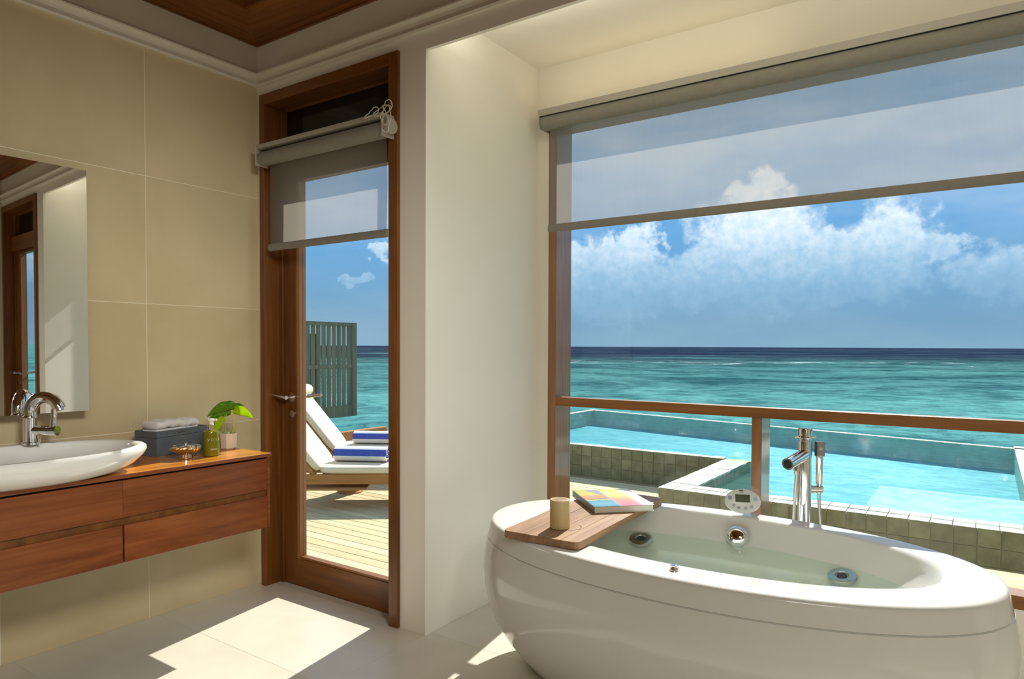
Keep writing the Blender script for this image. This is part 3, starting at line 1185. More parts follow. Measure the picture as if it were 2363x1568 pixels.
# ------------------------------------------------------------------ vanity
VX, VY, VT = -2.73, 1.985, 0.80
VL = -0.35
van = thing('vanity_cabinet', 'wall hung reddish wood vanity cabinet with four flush drawers', 'cabinet', (XL + 0.002, VY, 0.455))
bm = bm_new()
box(bm, XL + 0.003, VX - 0.022, VL, VY - 0.016, 0.458, 0.782)
obj('carcass', bm, dark_gap, van)
bm = bm_new()
box(bm, XL + 0.003, VX - 0.004, VY - 0.014, VY, 0.456, 0.782)
obj('end_panel', bm, vanity_wood, van)
for nm, q in [('drawer', (1.3226, VY - 0.018, 0.632, 0.776)), ('drawer', (VL, 1.322, 0.632, 0.776)),
              ('drawer', (1.327, VY - 0.018, 0.457, 0.602)), ('drawer', (VL, 1.320, 0.457, 0.602))]:
    bm = bm_new()
    box(bm, VX - 0.020, VX, q[0], q[1], q[2], q[3])
    obj(nm, bm, vanity_wood, van, bevel=0.001, seg=1)
bm = bm_new()
box(bm, VX - 0.021, VX - 0.012, VL, VY - 0.016, 0.602, 0.632)
obj('finger_channel', bm, door_wood_h, van)
bm = bm_new()
box(bm, XL + 0.002, VX + 0.004, VL, VY + 0.004, 0.784, VT)
for f_ in bm.faces:
    f_.material_index = 0 if f_.calc_center_median().z > VT - 0.001 else 1
ct = obj('vanity_countertop', bm, [counter_sunlit_wood, vanity_wood], bevel=0.0015, seg=1)
tag(ct, 'glossy wood countertop, coloured sunlit orange, on the wall hung vanity', 'countertop')

# basin
BX, BY, BA, BB, BZ = -2.875, 1.04, 0.265, 0.425, 0.905
bm = bm_new()
rings = []
for a, z in [(0.58, 0.801), (0.66, 0.803), (0.78, 0.814), (0.90, 0.838), (0.975, 0.866), (1.0, 0.886), (0.995, 0.898), (0.97, 0.905), (0.93, 0.9055), (0.90, 0.903),
             (0.885, 0.897), (0.86, 0.885), (0.80, 0.866), (0.68, 0.845), (0.45, 0.832), (0.2, 0.828)]:
    off = 0.0 if z > 0.88 or a > 0.95 else 0
    rings.append(ell(BX, BY, BB * 0 + BA * a, BB * a, z, 96, 2.15))
loft(bm, rings)
bs_o = thing('wash_basin', 'white oval ceramic wash basin on the wooden countertop', 'basin', (BX, BY, VT))
obj('bowl', bm, ceramic, bs_o, smooth=True)
bm = bm_new()
lathe(bm, BX, BY, [(0.026, 0.829), (0.026, 0.833), (0.02, 0.835)], 24)
obj('drain_cap', bm, chrome, bs_o, smooth=True)

# basin mixer
fx0, fy0, fz0 = -3.10, 1.150, 0.9045
fa = thing('basin_mixer_tap', 'chrome swan neck mixer tap on the oval basin rim', 'tap', (fx0, fy0, fz0))
bm = bm_new()
lathe(bm, fx0, fy0, [(0.028, fz0), (0.028, fz0 + 0.008), (0.024, fz0 + 0.011), (0.0235, fz0 + 0.10), (0.025, fz0 + 0.103), (0.025, fz0 + 0.112), (0.022, fz0 + 0.116)], 28)
obj('tap_body', bm, chrome, fa, smooth=True)
bm = bm_new()
sdv = Vector((0.80, 0.60, 0)).normalized()
pts, rr = [], []
for k in range(20):
    th = PI * k / 19 * 0.90
    rad_ = 0.058
    off = rad_ * (1 - math.cos(th))
    pts.append(Vector((fx0, fy0, fz0 + 0.125 + rad_ * 1.05 * math.sin(th))) + sdv * off)
    rr.append(0.0235 + 0.008 * (k / 19))
pts.insert(0, Vector((fx0, fy0, fz0 + 0.105)))
rr.insert(0, 0.0225)
tube(bm, pts, rr, 20, flat=[1 - 0.25 * min(1, i / 12) for i in range(len(pts))])
obj('spout', bm, chrome, fa, smooth=True)
bm = bm_new()
tip = pts[-1]
tube(bm, [tip, tip + (pts[-1] - pts[-2]).normalized() * 0.010], 0.014, 16)
obj('aerator', bm, steel, fa, smooth=True)
bm = bm_new()
hv = rt0.copy()
hz_ = fz0 + 0.055
base_p = Vector((fx0, fy0, hz_))
tube(bm, [base_p, base_p + hv * 0.075], 0.018, 20)
tube(bm, [base_p + hv * 0.077, base_p + hv * 0.108], 0.0195, 20)
lv = obj('lever_body', bm, chrome, fa, smooth=True)
bm = bm_new()
tube(bm, [base_p + hv * 0.092 + Vector((0, 0, 0.015)), base_p + hv * 0.094 + Vector((0, 0, 0.05)), base_p + hv * 0.098 + Vector((0, 0, 0.086))], [0.013, 0.0105, 0.0125], 16)
obj('lever', bm, chrome, lv, smooth=True)
bm = bm_new()
pr_ = base_p + hv * 0.034
tube(bm, [(pr_.x, pr_.y, fz0 - 0.003), (pr_.x, pr_.y, fz0 + 0.012)], [0.004, 0.004], 10)
tube(bm, [(pr_.x, pr_.y, fz0 + 0.010), (pr_.x, pr_.y, fz0 + 0.022)], [0.008, 0.006], 12)
obj('pop_up_rod', bm, chrome, fa, smooth=True)

# mirror, hung slightly proud at its far edge
MY, MZ0, MZ1, ML = 1.393, 1.018, 2.036, 1.7
mr = thing('wall_mirror', 'frameless rectangular wall mirror above the wash basin', 'mirror', (XL + 0.004, MY - ML, MZ0), R(-2.6))
bm = bm_new()
box(bm, 0.020, 0.0245, 0, ML, 0, MZ1 - MZ0)
mo = obj('mirror_glass', bm, mirror_m, mr, world=False)
bm = bm_new()
box(bm, 0.008, 0.0198, 0.0, ML, 0.0, MZ1 - MZ0)
obj('mirror_backing', bm, pump_white, mr, world=False)
mr.location.x = XL + math.sin(R(2.6)) * 0 + 0.002

# ------------------------------------------------------------------ things on the countertop
CT = VT + 0.0005
# grey storage box with hand towels
bxL, bxR = Vector((-3.03, 1.615, 0)), Vector((-3.105, 1.905, 0))
bdir = (bxR - bxL).normalized()
bn = Vector((-bdir.y, bdir.x, 0))          # towards the wall
BLn, BWd, BHt = 0.295, 0.130, 0.112
br_ = math.atan2(bdir.y, bdir.x)
tbx = thing('storage_box', 'slate grey leather storage box beside the oval basin', 'box', (bxL.x, bxL.y, CT), br_)
bm = bm_new()
w_ = 0.007
for q in ((0, BLn, 0, w_, 0, BHt - 0.030), (0, BLn, BWd - w_, BWd, 0, BHt - 0.030), (0, w_, w_, BWd - w_, 0, BHt - 0.030), (BLn - w_, BLn, w_, BWd - w_, 0, BHt - 0.030), (w_, BLn - w_, w_, BWd - w_, 0, 0.006)):
    box(bm, *q)
obj('box_body', bm, box_m, tbx, world=False)
bm = bm_new()
for q in ((0, BLn, 0, w_, BHt - 0.0285, BHt), (0, BLn, BWd - w_, BWd, BHt - 0.0285, BHt), (0, w_, w_, BWd - w_, BHt - 0.0285, BHt), (BLn - w_, BLn, w_, BWd - w_, BHt - 0.0285, BHt),
          (w_, BLn - w_, w_, BWd - w_, BHt - 0.050, BHt - 0.044)):
    box(bm, *q)
obj('upper_tray', bm, box_m, tbx, world=False)
bm = bm_new()
for i in range(4):
    x = BLn * 0.40 + i * 0.011
    box(bm, x, x + 0.006, -0.0008, 0.0, BHt - 0.019, BHt - 0.012)
box(bm, BLn * 0.40 + 0.016, BLn * 0.40 + 0.022, -0.0008, 0.0, BHt - 0.010, BHt - 0.007)
obj('emblem', bm, ink_dark, tbx, world=False)


def hand_towel(label, x0, x1, y0, y1, z0, lay, th):
    o = thing('hand_towel', label, 'towel', (bxL.x, bxL.y, CT), br_, 'white hand towels in the grey box')
    for k in range(lay):
        b = bm_new()
        z = z0 + k * th
        n = 26
        sec = []
        rr_ = th / 2
        for i in range(9):
            a = PI / 2 + PI * i / 8
            sec.append((y0 + rr_ + rr_ * math.cos(a), z + rr_ + rr_ * math.sin(a)))
        for i in range(9):
            a = -PI / 2 + PI * i / 8
            sec.append((y1 - rr_ + rr_ * math.cos(a), z + rr_ + rr_ * math.sin(a)))
        rings_ = []
        for i in range(n + 1):
            q = i / n
            x = x0 + (x1 - x0) * q
            sag = 0.006 * math.sin(PI * q) - 0.003 + 0.002 * math.sin(q * 17 + k)
            sh = 1.0 if 0 < i < n else 0.85
            rings_.append([(x, (y0 + y1) / 2 + (py - (y0 + y1) / 2) * sh, z + (pz - z) * (0.97 if sh == 1 else 0.8) + (sag if k else 0)) for py, pz in sec])
        loft(b, rings_)
        obj('folded_layer', b, white_cloth, o, smooth='full', world=False)
    return o


hand_towel('folded white hand towel lying lengthwise in the grey box, the wider of two', 0.022, 0.188, 0.012, 0.118, BHt - 0.030, 2, 0.036)
hand_towel('narrow folded white hand towel at the far end of the grey box', 0.192, 0.262, 0.014, 0.116, BHt - 0.030, 2, 0.034)

# lidded silver dish
dc = Vector((-2.895, 1.672))
ds = thing('soap_dish', 'small cut silver dish on a short foot in front of the box', 'dish', (dc.x, dc.y, CT))
bm = bm_new()
rings = []
nf = 48
for r, z in [(0.024, 0.024), (0.042, 0.027), (0.056, 0.036), (0.063, 0.047), (0.0635, 0.054), (0.058, 0.0555), (0.050, 0.0525)]:
    rg = []
    for i in range(nf):
        a = 2 * PI * i / nf
        k = 1.0 + (0.035 if i % 2 else -0.02) * (1 if 0.03 < z < 0.05 else 0)
        rg.append((dc.x + r * k * math.cos(a), dc.y + r * k * math.sin(a), CT + z))
    rings.append(rg)
loft(bm, rings)
obj('dish_bowl', bm, silver_cut, ds)
bm = bm_new()
lathe(bm, dc.x, dc.y, [(0.029, CT), (0.030, CT + 0.003), (0.028, CT + 0.010), (0.027, CT + 0.020), (0.022, CT + 0.0245)], 28)
obj('foot', bm, copper_base, ds, smooth=True)
bm = bm_new()
lathe(bm, dc.x, dc.y, [(0.046, CT + 0.0535), (0.044, CT + 0.0565), (0.020, CT + 0.059), (0.006, CT + 0.0595), (0.005, CT + 0.063), (0.0065, CT + 0.067), (0.004, CT + 0.070)], 28)
obj('lid', bm, silver_cut, ds, smooth=True)

# soap bottle
bc_ = Vector((-2.872, 1.778))
bo = thing('soap_bottle', 'olive green pump soap bottle next to the silver dish', 'bottle', (bc_.x, bc_.y, CT))
bm = bm_new()
lathe(bm, bc_.x, bc_.y, [(0.030, CT), (0.034, CT + 0.003), (0.0345, CT + 0.006), (0.0345, CT + 0.104), (0.032, CT + 0.111), (0.022, CT + 0.116), (0.012, CT + 0.118)], 36)
obj('bottle_body', bm, bottle_m, bo, smooth=True)
bm = bm_new()
lathe(bm, bc_.x, bc_.y, [(0.013, CT + 0.117), (0.013, CT + 0.140), (0.012, CT + 0.141)], 24)
obj('collar', bm, pump_gold, bo, smooth=True)
bm = bm_new()
lathe(bm, bc_.x, bc_.y, [(0.010, CT + 0.141), (0.009, CT + 0.153), (0.014, CT + 0.157), (0.015, CT + 0.164), (0.013, CT + 0.167)], 24)
tube(bm, [(bc_.x, bc_.y, CT + 0.162), Vector((bc_.x, bc_.y, CT + 0.162)) + rt0 * 0.026], [0.006, 0.005], 10)
obj('pump_head', bm, pump_white, bo, smooth=True)


def lettering(text, size, mt, parent, name='lettering'):
    cu = D.curves.new(name, 'FONT')
    cu.body = text
    cu.size = size
    cu.align_x = 'CENTER'
    cu.extrude = 0.0002
    to = D.objects.new(name, cu)
    me = D.meshes.new_from_object(to)
    D.objects.remove(to)
    D.curves.remove(cu)
    me.materials.append(mt)
    o = D.objects.new(name, me)
    COL.objects.link(o)
    o.parent = parent
    return o


lt = lettering('V O Y A', 0.0165, ink_white, bo)
th0 = math.atan2(-bc_.y, -bc_.x) + R(22)          # facing the room
for v in lt.data.vertices:
    a = th0 + v.co.x / 0.0348
    v.co = Vector((0.0350 * math.cos(a), 0.0350 * math.sin(a), 0.070 + v.co.y))
bm = bm_new()
for k, (zz, hw) in enumerate(((0.034, 0.020), (0.030, 0.014))):
    for i in range(8):
        a0 = th0 - hw / 0.0345 + i * 2 * hw / 0.0345 / 8
        a1 = a0 + 1.6 * hw / 0.0345 / 8
        q = [bm.verts.new((bc_.x + 0.03465 * math.cos(a), bc_.y + 0.03465 * math.sin(a), CT + zz + dz)) for a, dz in ((a0, 0), (a1, 0), (a1, 0.0012), (a0, 0.0012))]
        bm.faces.new(q)
obj('small_print', bm, ink_white, bo)

# potted plant
pc = Vector((-3.0, 1.945))
pp = thing('potted_plant', 'young leafy plant in a pale faceted stone pot at the counter end', 'plant', (pc.x, pc.y, CT))
bm = bm_new()
loft(bm, [ell(pc.x, pc.y, r, r, CT + z, 8) for r, z in ((0.032, 0), (0.038, 0.006), (0.042, 0.076), (0.037, 0.076), (0.035, 0.060))])
obj('pot', bm, pot_m, pp)
bm = bm_new()
lathe(bm, pc.x, pc.y, [(0.034, CT + 0.055), (0.034, CT + 0.0605)], 20)
obj('soil', bm, soil_m, pp)
P3 = lambda r, z, d=0.0: Vector((pc.x, pc.y, CT)) + rt0 * r - Vector((fw.x, fw.y, 0)).normalized() * d + Vector((0, 0, z))
stems = [((-0.022, .06, 0), (-0.020, .10, .01), (-0.012, .165, .01)), ((-0.008, .06, .01), (-0.010, .11, .01), (-0.004, .17, 0.01)), ((0.012, .06, -0.01), (0.022, .12, -0.01), (0.024, .188, 0)),
         ((0.02, .06, .01), (0.030, .11, .01), (0.022, .186, 0.0)), ((-0.026, .06, .012), (-0.05, .085, .02), (-0.062, .108, .02)), ((0.03, .06, 0), (0.040, .10, 0), (0.050, .135, 0))]
for s_ in stems:
    bm = bm_new()
    tube(bm, [P3(*p) for p in s_], [0.0022, 0.0018, 0.0014], 6)
    obj('stem', bm, stem_m, pp, smooth=True)
bm = bm_new()
for i in range(9):
    r = -0.025 + i * 0.0065
    tube(bm, [P3(r, 0.058, 0.01 * math.sin(i * 2)), P3(r + 0.004 * math.sin(i * 3), 0.088 + 0.01 * math.sin(i), 0.012 * math.sin(i * 2))], [0.002, 0.0006], 5)
obj('young_shoots', bm, leaf_backlit, pp, smooth=True)


def leaf(mt, base_, tip_, width, bulge, name='leaf', tilt_=0.3):
    a, b_ = P3(*base_), P3(*tip_)
    dv = (b_ - a)
    ln = dv.length
    dv.normalize()
    view = -Vector((fw.x, fw.y, 0)).normalized()
    sd_ = (dv.cross(view)).normalized()
    if sd_.z < 0:
        sd_ = -sd_
    sd_ = (sd_ * math.cos(tilt_) + view * math.sin(tilt_)).normalized()
    nn = dv.cross(sd_).normalized()
    b = bm_new()
    n = 12
    rows = []
    for i in range(n + 1):
        q = i / n
        w = width * (math.sin(PI * min(1, q * 1.0) ** 0.62) ** 0.85 if 0 < q < 1 else 0.02)
        row = []
        for j in range(-3, 4):
            s = j / 3
            p = a + dv * (ln * (q - (0.10 * abs(s) ** 1.5 if q < 0.25 else 0))) + sd_ * (w * s) + nn * (0.18 * w * s * s)
            p += Vector((0, 0, bulge * math.sin(PI * q)))
            row.append(b.verts.new(p))
        rows.append(row)
    for r0_, r1_ in zip(rows[:-1], rows[1:]):
        for j in range(6):
            b.faces.new((r0_[j], r0_[j + 1], r1_[j + 1], r1_[j]))
    o = obj(name, b, mt, pp, smooth=True)
    so_ = o.modifiers.new('thick', 'SOLIDIFY')
    so_.thickness = 0.0006
    return o


leaf(leaf_dark, (0.036, 0.208, 0.01), (-0.085, 0.158, 0.035), 0.026, 0.016)
leaf(leaf_backlit, (0.030, 0.186, 0), (0.132, 0.150, 0.02), 0.026, 0.014)
leaf(leaf_dark, (0.006, 0.176, 0.0), (-0.082, 0.146, 0.03), 0.020, 0.004)
leaf(leaf_backlit, (-0.018, 0.150, 0.02), (-0.066, 0.072, 0.03), 0.020, 0.0)
leaf(leaf_dark, (0.030, 0.210, -0.01), (0.072, 0.203, -0.02), 0.010, 0.004)

# ------------------------------------------------------------------ roller blinds
# over the door
bd = thing('door_blind', 'half lowered grey mesh roller blind over the glazed door', 'blind', (-2.65, 2.24, 2.33))
bm = bm_new()
box(bm, -3.140, -2.235, 2.205, 2.279, 2.315, 2.338)
obj('head_rail', bm, blind_rail, bd, bevel=0.003)
bm = bm_new()
tube(bm, [(-3.135, 2.243, 2.272), (-2.235, 2.243, 2.272)], 0.037, 28)
rl = obj('fabric_roll', bm, blind_solid, bd, smooth=True)
bm = bm_new()
box(bm, -3.145, -3.137, 2.200, 2.279, 2.232, 2.336)
obj('end_bracket', bm, blind_rail, bd, bevel=0.004)
bm = bm_new()
box(bm, -2.233, -2.222, 2.200, 2.279, 2.232, 2.336)
tube(bm, [(-2.222, 2.240, 2.280), (-2.198, 2.240, 2.280)], 0.036, 24)
eb = obj('chain_drive', bm, blind_rail, bd, bevel=0.004, smooth=True)
bm = bm_new()
nx, nz2 = 10, 16
grid = []
for i in range(nx + 1):
    q = i / nx
    col_ = []
    for k in range(nz2 + 1):
        w = k / nz2
        pinch = 0.010 * math.sin(PI * w) * (1 - 2 * q)
        col_.append(bm.verts.new((-3.100 + 0.842 * q - pinch * 0.6 + (-0.020 + 0.045 * w) * 0, 2.262 + 0.003 * math.sin(w * 3), 1.822 + (2.262 - 1.822) * w)))
    grid.append(col_)
for i in range(nx):
    for k in range(nz2):
        bm.faces.new((grid[i][k], grid[i + 1][k], grid[i + 1][k + 1], grid[i][k + 1]))
obj('mesh_fabric', bm, blind_m, bd, smooth=True)
bm = bm_new()
rings = []
for x in (-3.110, -2.248):
    rings.append([(x, 2.262 + 0.009 * math.cos(a), 1.812 + 0.019 * math.sin(a)) for a in [2 * PI * k / 20 for k in range(20)]])
loft(bm, rings)
obj('bottom_bar', bm, blind_solid, bd, smooth=True)
bm = bm_new()
rnd = random.Random(3)
for (cx, cz, rx, rz, tl) in ((-2.195, 2.290, 0.018, 0.055, 0.3), (-2.188, 2.312, 0.030, 0.045, -0.5), (-2.215, 2.336, 0.055, 0.018, 0.1), (-2.28, 2.338, 0.045, 0.014, 0.3), (-2.186, 2.345, 0.034, 0.028, 0.6)):
    loop = []
    for k in range(25):
        a = 2 * PI * k / 24
        x = rx * math.cos(a)
        z = rz * math.sin(a)
        loop.append((cx + x * math.cos(tl) - z * math.sin(tl) * 0.5, 2.192 - 0.006 * math.sin(a * 2) + rnd.uniform(-.004, .004), cz + x * math.sin(tl) + z * math.cos(tl)))
    tube(bm, loop, 0.0022, 6, False)
obj('bead_chain', bm, chain_m, bd, smooth=True)

# over the window
bw = thing('window_blind', 'wide grey mesh roller blind lowered over the upper picture window', 'blind', (-0.7, 3.16, 2.53))
BX0, BX1 = -1.985, WX1 + 0.03
bm = bm_new()
box(bm, BX0, BX1, 3.110, 3.217, 2.545, 2.553)
box(bm, BX0, BX1, 3.110, 3.116, 2.520, 2.545)
obj('head_rail', bm, blind_rail, bw)
bm = bm_new()
box(bm, BX0, BX0 + 0.007, 3.108, 3.217, 2.455, 2.553)
obj('end_bracket', bm, blind_rail, bw, bevel=0.004)
bm = bm_new()
tube(bm, [(BX0 + 0.01, 3.158, 2.495), (BX1 - 0.01, 3.158, 2.495)], 0.042, 28)
obj('fabric_roll', bm, blind_solid, bw, smooth=True)
bm = bm_new()
bm.faces.new([bm.verts.new(p) for p in ((BX0 + 0.05, 3.155, 1.93), (BX1 - 0.05, 3.155, 1.93), (BX1 - 0.05, 3.155, 2.46), (BX0 + 0.05, 3.155, 2.46))])
obj('mesh_fabric', bm, blind_m, bw)
bm = bm_new()
rings = []
for x in (BX0 + 0.043, BX1 - 0.043):
    rings.append([(x, 3.155 + 0.009 * math.cos(a), 1.930 + 0.021 * math.sin(a)) for a in [2 * PI * k / 20 for k in range(20)]])
loft(bm, rings)
obj('bottom_bar', bm, blind_solid, bw, smooth=True)

# ------------------------------------------------------------------ bathtub
TX, TY, TA, TB = -0.83, 2.465, 0.895, 0.495
tub = thing('bathtub', 'large white oval freestanding bathtub filled with water', 'bathtub', (TX, TY, 0))
NB = 128
bm = bm_new()
loft(bm, [ell(TX, TY, TA + d, TB + d, z, NB, 2.1) for d, z in [(-0.19, 0.0), (-0.15, 0.02), (-0.105, 0.07), (-0.055, 0.13), (-0.012, 0.20), (0.014, 0.27), (0.029, 0.34), (0.034, 0.40), (0.031, 0.45), (0.024, 0.495), (0.0175, 0.5245), (0.010, 0.527)]], True, False)
obj('outer_shell', bm, acrylic, tub, smooth=True)
bm = bm_new()
outer = [(0.008, 0.5255), (0.0155, 0.5295), (0.010, 0.553), (0.006, 0.576), (0.003, 0.5885), (-0.001, 0.595), (-0.007, 0.5988), (-0.016, 0.600)]
rings = [ell(TX, TY, TA + d, TB + d, z, NB, 2.1) for d, z in outer]
ICX, ICY, IA, IB = -0.83, 2.497, 0.735, 0.372
a0, b0 = TA - 0.018, TB - 0.018
for q in (0.35, 0.7, 0.9):
    rings.append(ell(TX + (ICX - TX) * q, TY + (ICY - TY) * q, a0 + (IA - a0) * q, b0 + (IB - b0) * q, 0.600 - 0.003 * q, NB, 2.1))
for da, db, z in [(0.0, 0.0, 0.594), (-0.010, -0.008, 0.585), (-0.022, -0.020, 0.560), (-0.045, -0.045, 0.53), (-0.075, -0.070, 0.50), (-0.12, -0.105, 0.46), (-0.19, -0.15, 0.42), (-0.28, -0.20, 0.39), (-0.45, -0.28, 0.375)]:
    rings.append(ell(ICX, ICY, IA + da, IB + db, z, NB, 2.1))
loft(bm, rings, False, True)
obj('rim_and_basin', bm, acrylic, tub, smooth=True)
bm = bm_new()
r_ = ell(ICX, ICY, IA - 0.072, IB - 0.068, 0.502, 96, 2.1)
bm.faces.new([bm.verts.new(p) for p in r_])
obj('bath_water', bm, bath_water_m, tub)
# overflow cap on the back wall of the basin
bm = bm_new()
oc = Vector((-0.822, 2.808, 0.529))
on = Vector((0, -0.86, 0.45)).normalized()
prof_ = [(0.044, -0.006), (0.044, 0.006), (0.039, 0.018), (0.026, 0.028), (0.009, 0.031)]
u_ = Vector((1, 0, 0))
w_v = on.cross(u_)
loft(bm, [[oc + on * h + u_ * (r * math.cos(2 * PI * k / 32)) + w_v * (r * math.sin(2 * PI * k / 32)) for k in range(32)] for r, h in prof_])
obj('overflow_cap', bm, chrome, tub, smooth=True)
for (jx, jy, jz, nx_) in ((-1.195, 2.702, 0.466, 0.12), (-0.414, 2.692, 0.461, -0.12)):
    jc = Vector((jx, jy, jz))
    jn = Vector((nx_ * 0.5, -0.30, 0.95)).normalized()
    jc = jc + Vector((0, 0, 0.018))
    ju = jn.cross(Vector((0, 1, 0))).normalized()
    jw = jn.cross(ju)
    bm = bm_new()
    loft(bm, [[jc + jn * h + ju * (r * math.cos(2 * PI * k / 28)) + jw * (r * math.sin(2 * PI * k / 28)) for k in range(28)] for r, h in [(0.048, -0.006), (0.048, 0.004), (0.040, 0.007), (0.024, 0.006), (0.021, 0.001)]])
    jt = obj('water_jet', bm, steel, tub, smooth=True)
    bm = bm_new()
    loft(bm, [[jc + jn * h + ju * (r * math.cos(2 * PI * k / 20)) + jw * (r * math.sin(2 * PI * k / 20)) for k in range(20)] for r, h in [(0.018, 0.001), (0.015, 0.006), (0.008, 0.007)]])
    obj('jet_nozzle', bm, black_rubber, jt, smooth=True)
bm = bm_new()
lathe(bm, -0.797, 2.060, [(0.014, 0.597), (0.014, 0.603), (0.0125, 0.606), (0.0125, 0.6135), (0.010, 0.615)], 24)
obj('air_knob', bm, chrome, tub, smooth=True)

# control panel standing on the rear rim
cpn = thing('bath_control_panel', 'white oval bath remote with small green screen on the rear rim', 'control panel', (-0.82, 2.885, 0.6015), R(18))
cpn.rotation_euler = (0, 0, R(24))
tiltm = Matrix.Rotation(R(-22), 4, 'X')


def cp(bm_):
    for v in bm_.verts:
        v.co = tiltm @ v.co
        v.co.z += 0.0095


bm = bm_new()
PA, PB = 0.072, 0.051
rings = []
for s, yv in [(0.90, 0.024), (0.97, 0.020), (1.0, 0.012), (1.0, 0.004), (0.97, 0.0), (0.94, -0.001)]:
    rings.append([(PA * s * math.cos(2 * PI * k / 48), yv, PB + PB * s * math.sin(2 * PI * k / 48)) for k in range(48)])
loft(bm, rings)
cp(bm)
cb_o = obj('panel_body', bm, panel_white, cpn, world=False, smooth=True)
bm = bm_new()
box(bm, -0.030, 0.028, -0.0025, -0.0008, PB - 0.006, PB + 0.026)
cp(bm)
obj('lcd_screen', bm, lcd_m, cb_o, world=False)
btn_m = mat('button_grey', lin(196, 200, 206), 0.4)
btn_b = mat('button_blue', lin(150, 150, 214), 0.4)
btn_c = mat('button_teal', lin(150, 196, 206), 0.4)
for (bx_, bz, mm) in ((-0.052, 0.062, btn_b), (0.050, 0.060, btn_c), (-0.038, 0.030, btn_m), (-0.018, 0.020, btn_m), (0.010, 0.019, btn_m), (0.034, 0.026, btn_m)):
    bm = bm_new()
    loft(bm, [[(bx_ + r * math.cos(2 * PI * k / 20), yv, bz + r * math.sin(2 * PI * k / 20)) for k in range(20)] for r, yv in ((0.0085, -0.0006), (0.0085, -0.0022), (0.007, -0.003))])
    cp(bm)
    obj('button', bm, mm, cb_o, world=False)
bm = bm_new()
for (bx_, bz, w, h) in ((-0.006, 0.0925, 0.018, 0.004), (-0.004, 0.086, 0.014, 0.0015), (-0.018, 0.0195, 0.004, 0.005), (0.010, 0.0185, 0.003, 0.004), (0.0305, 0.0255, 0.003, 0.004), (0.0355, 0.0255, 0.003, 0.004), (-0.038, 0.029, 0.003, 0.004)):
    box(bm, bx_ - w / 2, bx_ + w / 2, -0.0034, -0.001, bz, bz + h)
cp(bm)
obj('panel_marks', bm, ink_dark, cb_o, world=False)

# ------------------------------------------------------------------ bath tray and what lies on it
TZ0, TZ1 = 0.6015, 0.628
tr_c = Vector((-1.312, 2.47))
tr = thing('bath_tray', 'walnut bath tray board lying across the left end of the bathtub', 'bath tray', (tr_c.x, tr_c.y, TZ0), R(2.5))


def rrect(x0, x1, y0, y1, r, n=6):
    out = []
    for cx, cy, a0 in ((x1 - r, y0 + r, -PI / 2), (x1 - r, y1 - r, 0), (x0 + r, y1 - r, PI / 2), (x0 + r, y0 + r, PI)):
        for i in range(n + 1):
            a = a0 + PI / 2 * i / n
            out.append((cx + r * math.cos(a), cy + r * math.sin(a)))
    return out


hw, hl = 0.155, 0.425
# glued staves, the joint next to the book slot left open
st = [(-hw, -0.062), (-0.062, 0.018), (0.018, 0.085), (0.085, hw)]
for i, (xa, xb) in enumerate(st):
    bm = bm_new()
    pts = [(max(xa, min(xb, x)), yv) for x, yv in rrect(-hw, hw, -hl, hl, 0.028)]
    cl = []
    for p in pts:
        if not cl or math.dist(p, cl[-1]) > 1e-5:
            cl.append(p)
    if math.dist(cl[0], cl[-1]) < 1e-5:
        cl.pop()
    g = 0.0006
    cl = [(min(max(x, xa + g), xb - g), yv) for x, yv in cl]
    prism(bm, cl, 0, TZ1 - TZ0)
    obj('stave', bm, tray_wood, tr, world=False, bevel=0.002, seg=1)
bm = bm_new()
box(bm, -0.0635, -0.0595, -0.10, 0.30, TZ1 - TZ0 + 0.0001, TZ1 - TZ0 + 0.0006)
obj('book_slot', bm, dark_gap, tr, world=False)
ang_ = [R(a) for a in range(-60, 61, 10)]
for sgn in (1, -1):
    bm = bm_new()
    prev = None
    for a in ang_:
        ring = []
        for r in (0.052, 0.055):
            ring.append(bm.verts.new((0.024 + sgn * r * math.cos(a) * 1.0, -0.255 + r * math.sin(a), TZ1 - TZ0 + 0.0006)))
        if prev:
            bm.faces.new((prev[0], prev[1], ring[1], ring[0]))
        prev = ring
    obj('holder_slot', bm, dark_gap, tr, world=False)

cpos = Vector((-1.291, 2.188))
bm = bm_new()
lathe(bm, cpos.x, cpos.y, [(0.035, TZ1 + 0.0005), (0.037, TZ1 + 0.003), (0.037, TZ1 + 0.104), (0.0355, TZ1 + 0.1065), (0.034, TZ1 + 0.107)], 40)
cd = thing('wooden_candle_holder', 'plain cylindrical pale wood holder standing on the bath tray', 'candle holder', (cpos.x, cpos.y, TZ1))
obj('holder_body', bm, candle_wood, cd, smooth=True)
bm = bm_new()
lathe(bm, cpos.x, cpos.y, [(0.030, TZ1 + 0.1065), (0.030, TZ1 + 0.1074)], 40)
obj('top_disc', bm, tray_wood, cd, smooth=True)

# book
bk_pts = [Vector((-1.515, 2.680, 0)), Vector((-1.288, 2.455, 0)), Vector((-1.115, 2.640, 0)), Vector((-1.340, 2.866, 0))]
bx_u = (bk_pts[1] - bk_pts[0])
bw_ = bx_u.length
brz = math.atan2(bx_u.y, bx_u.x)
bh_ = (bk_pts[3] - bk_pts[0]).length
bkt = 0.026
bk = thing('book', 'paperback book with colourful striped cover lying on the bath tray', 'book', (bk_pts[0].x, bk_pts[0].y, TZ1 + 0.0012), brz)
bm = bm_new()
box(bm, 0.004, bw_ - 0.004, 0.002, bh_ - 0.004, 0.0016, bkt - 0.0016)
obj('pages', bm, paper_m, bk, world=False)
cov = mat('book_cover', (1, 1, 1), 0.32, 0, 0.5)
t = cov.node_tree
ob = objcoord(t)
spx = N(t, 'ShaderNodeSeparateXYZ')
t.links.new(ob, spx.inputs[0])
u = M(t, 'DIVIDE', spx.outputs[0], bw_)
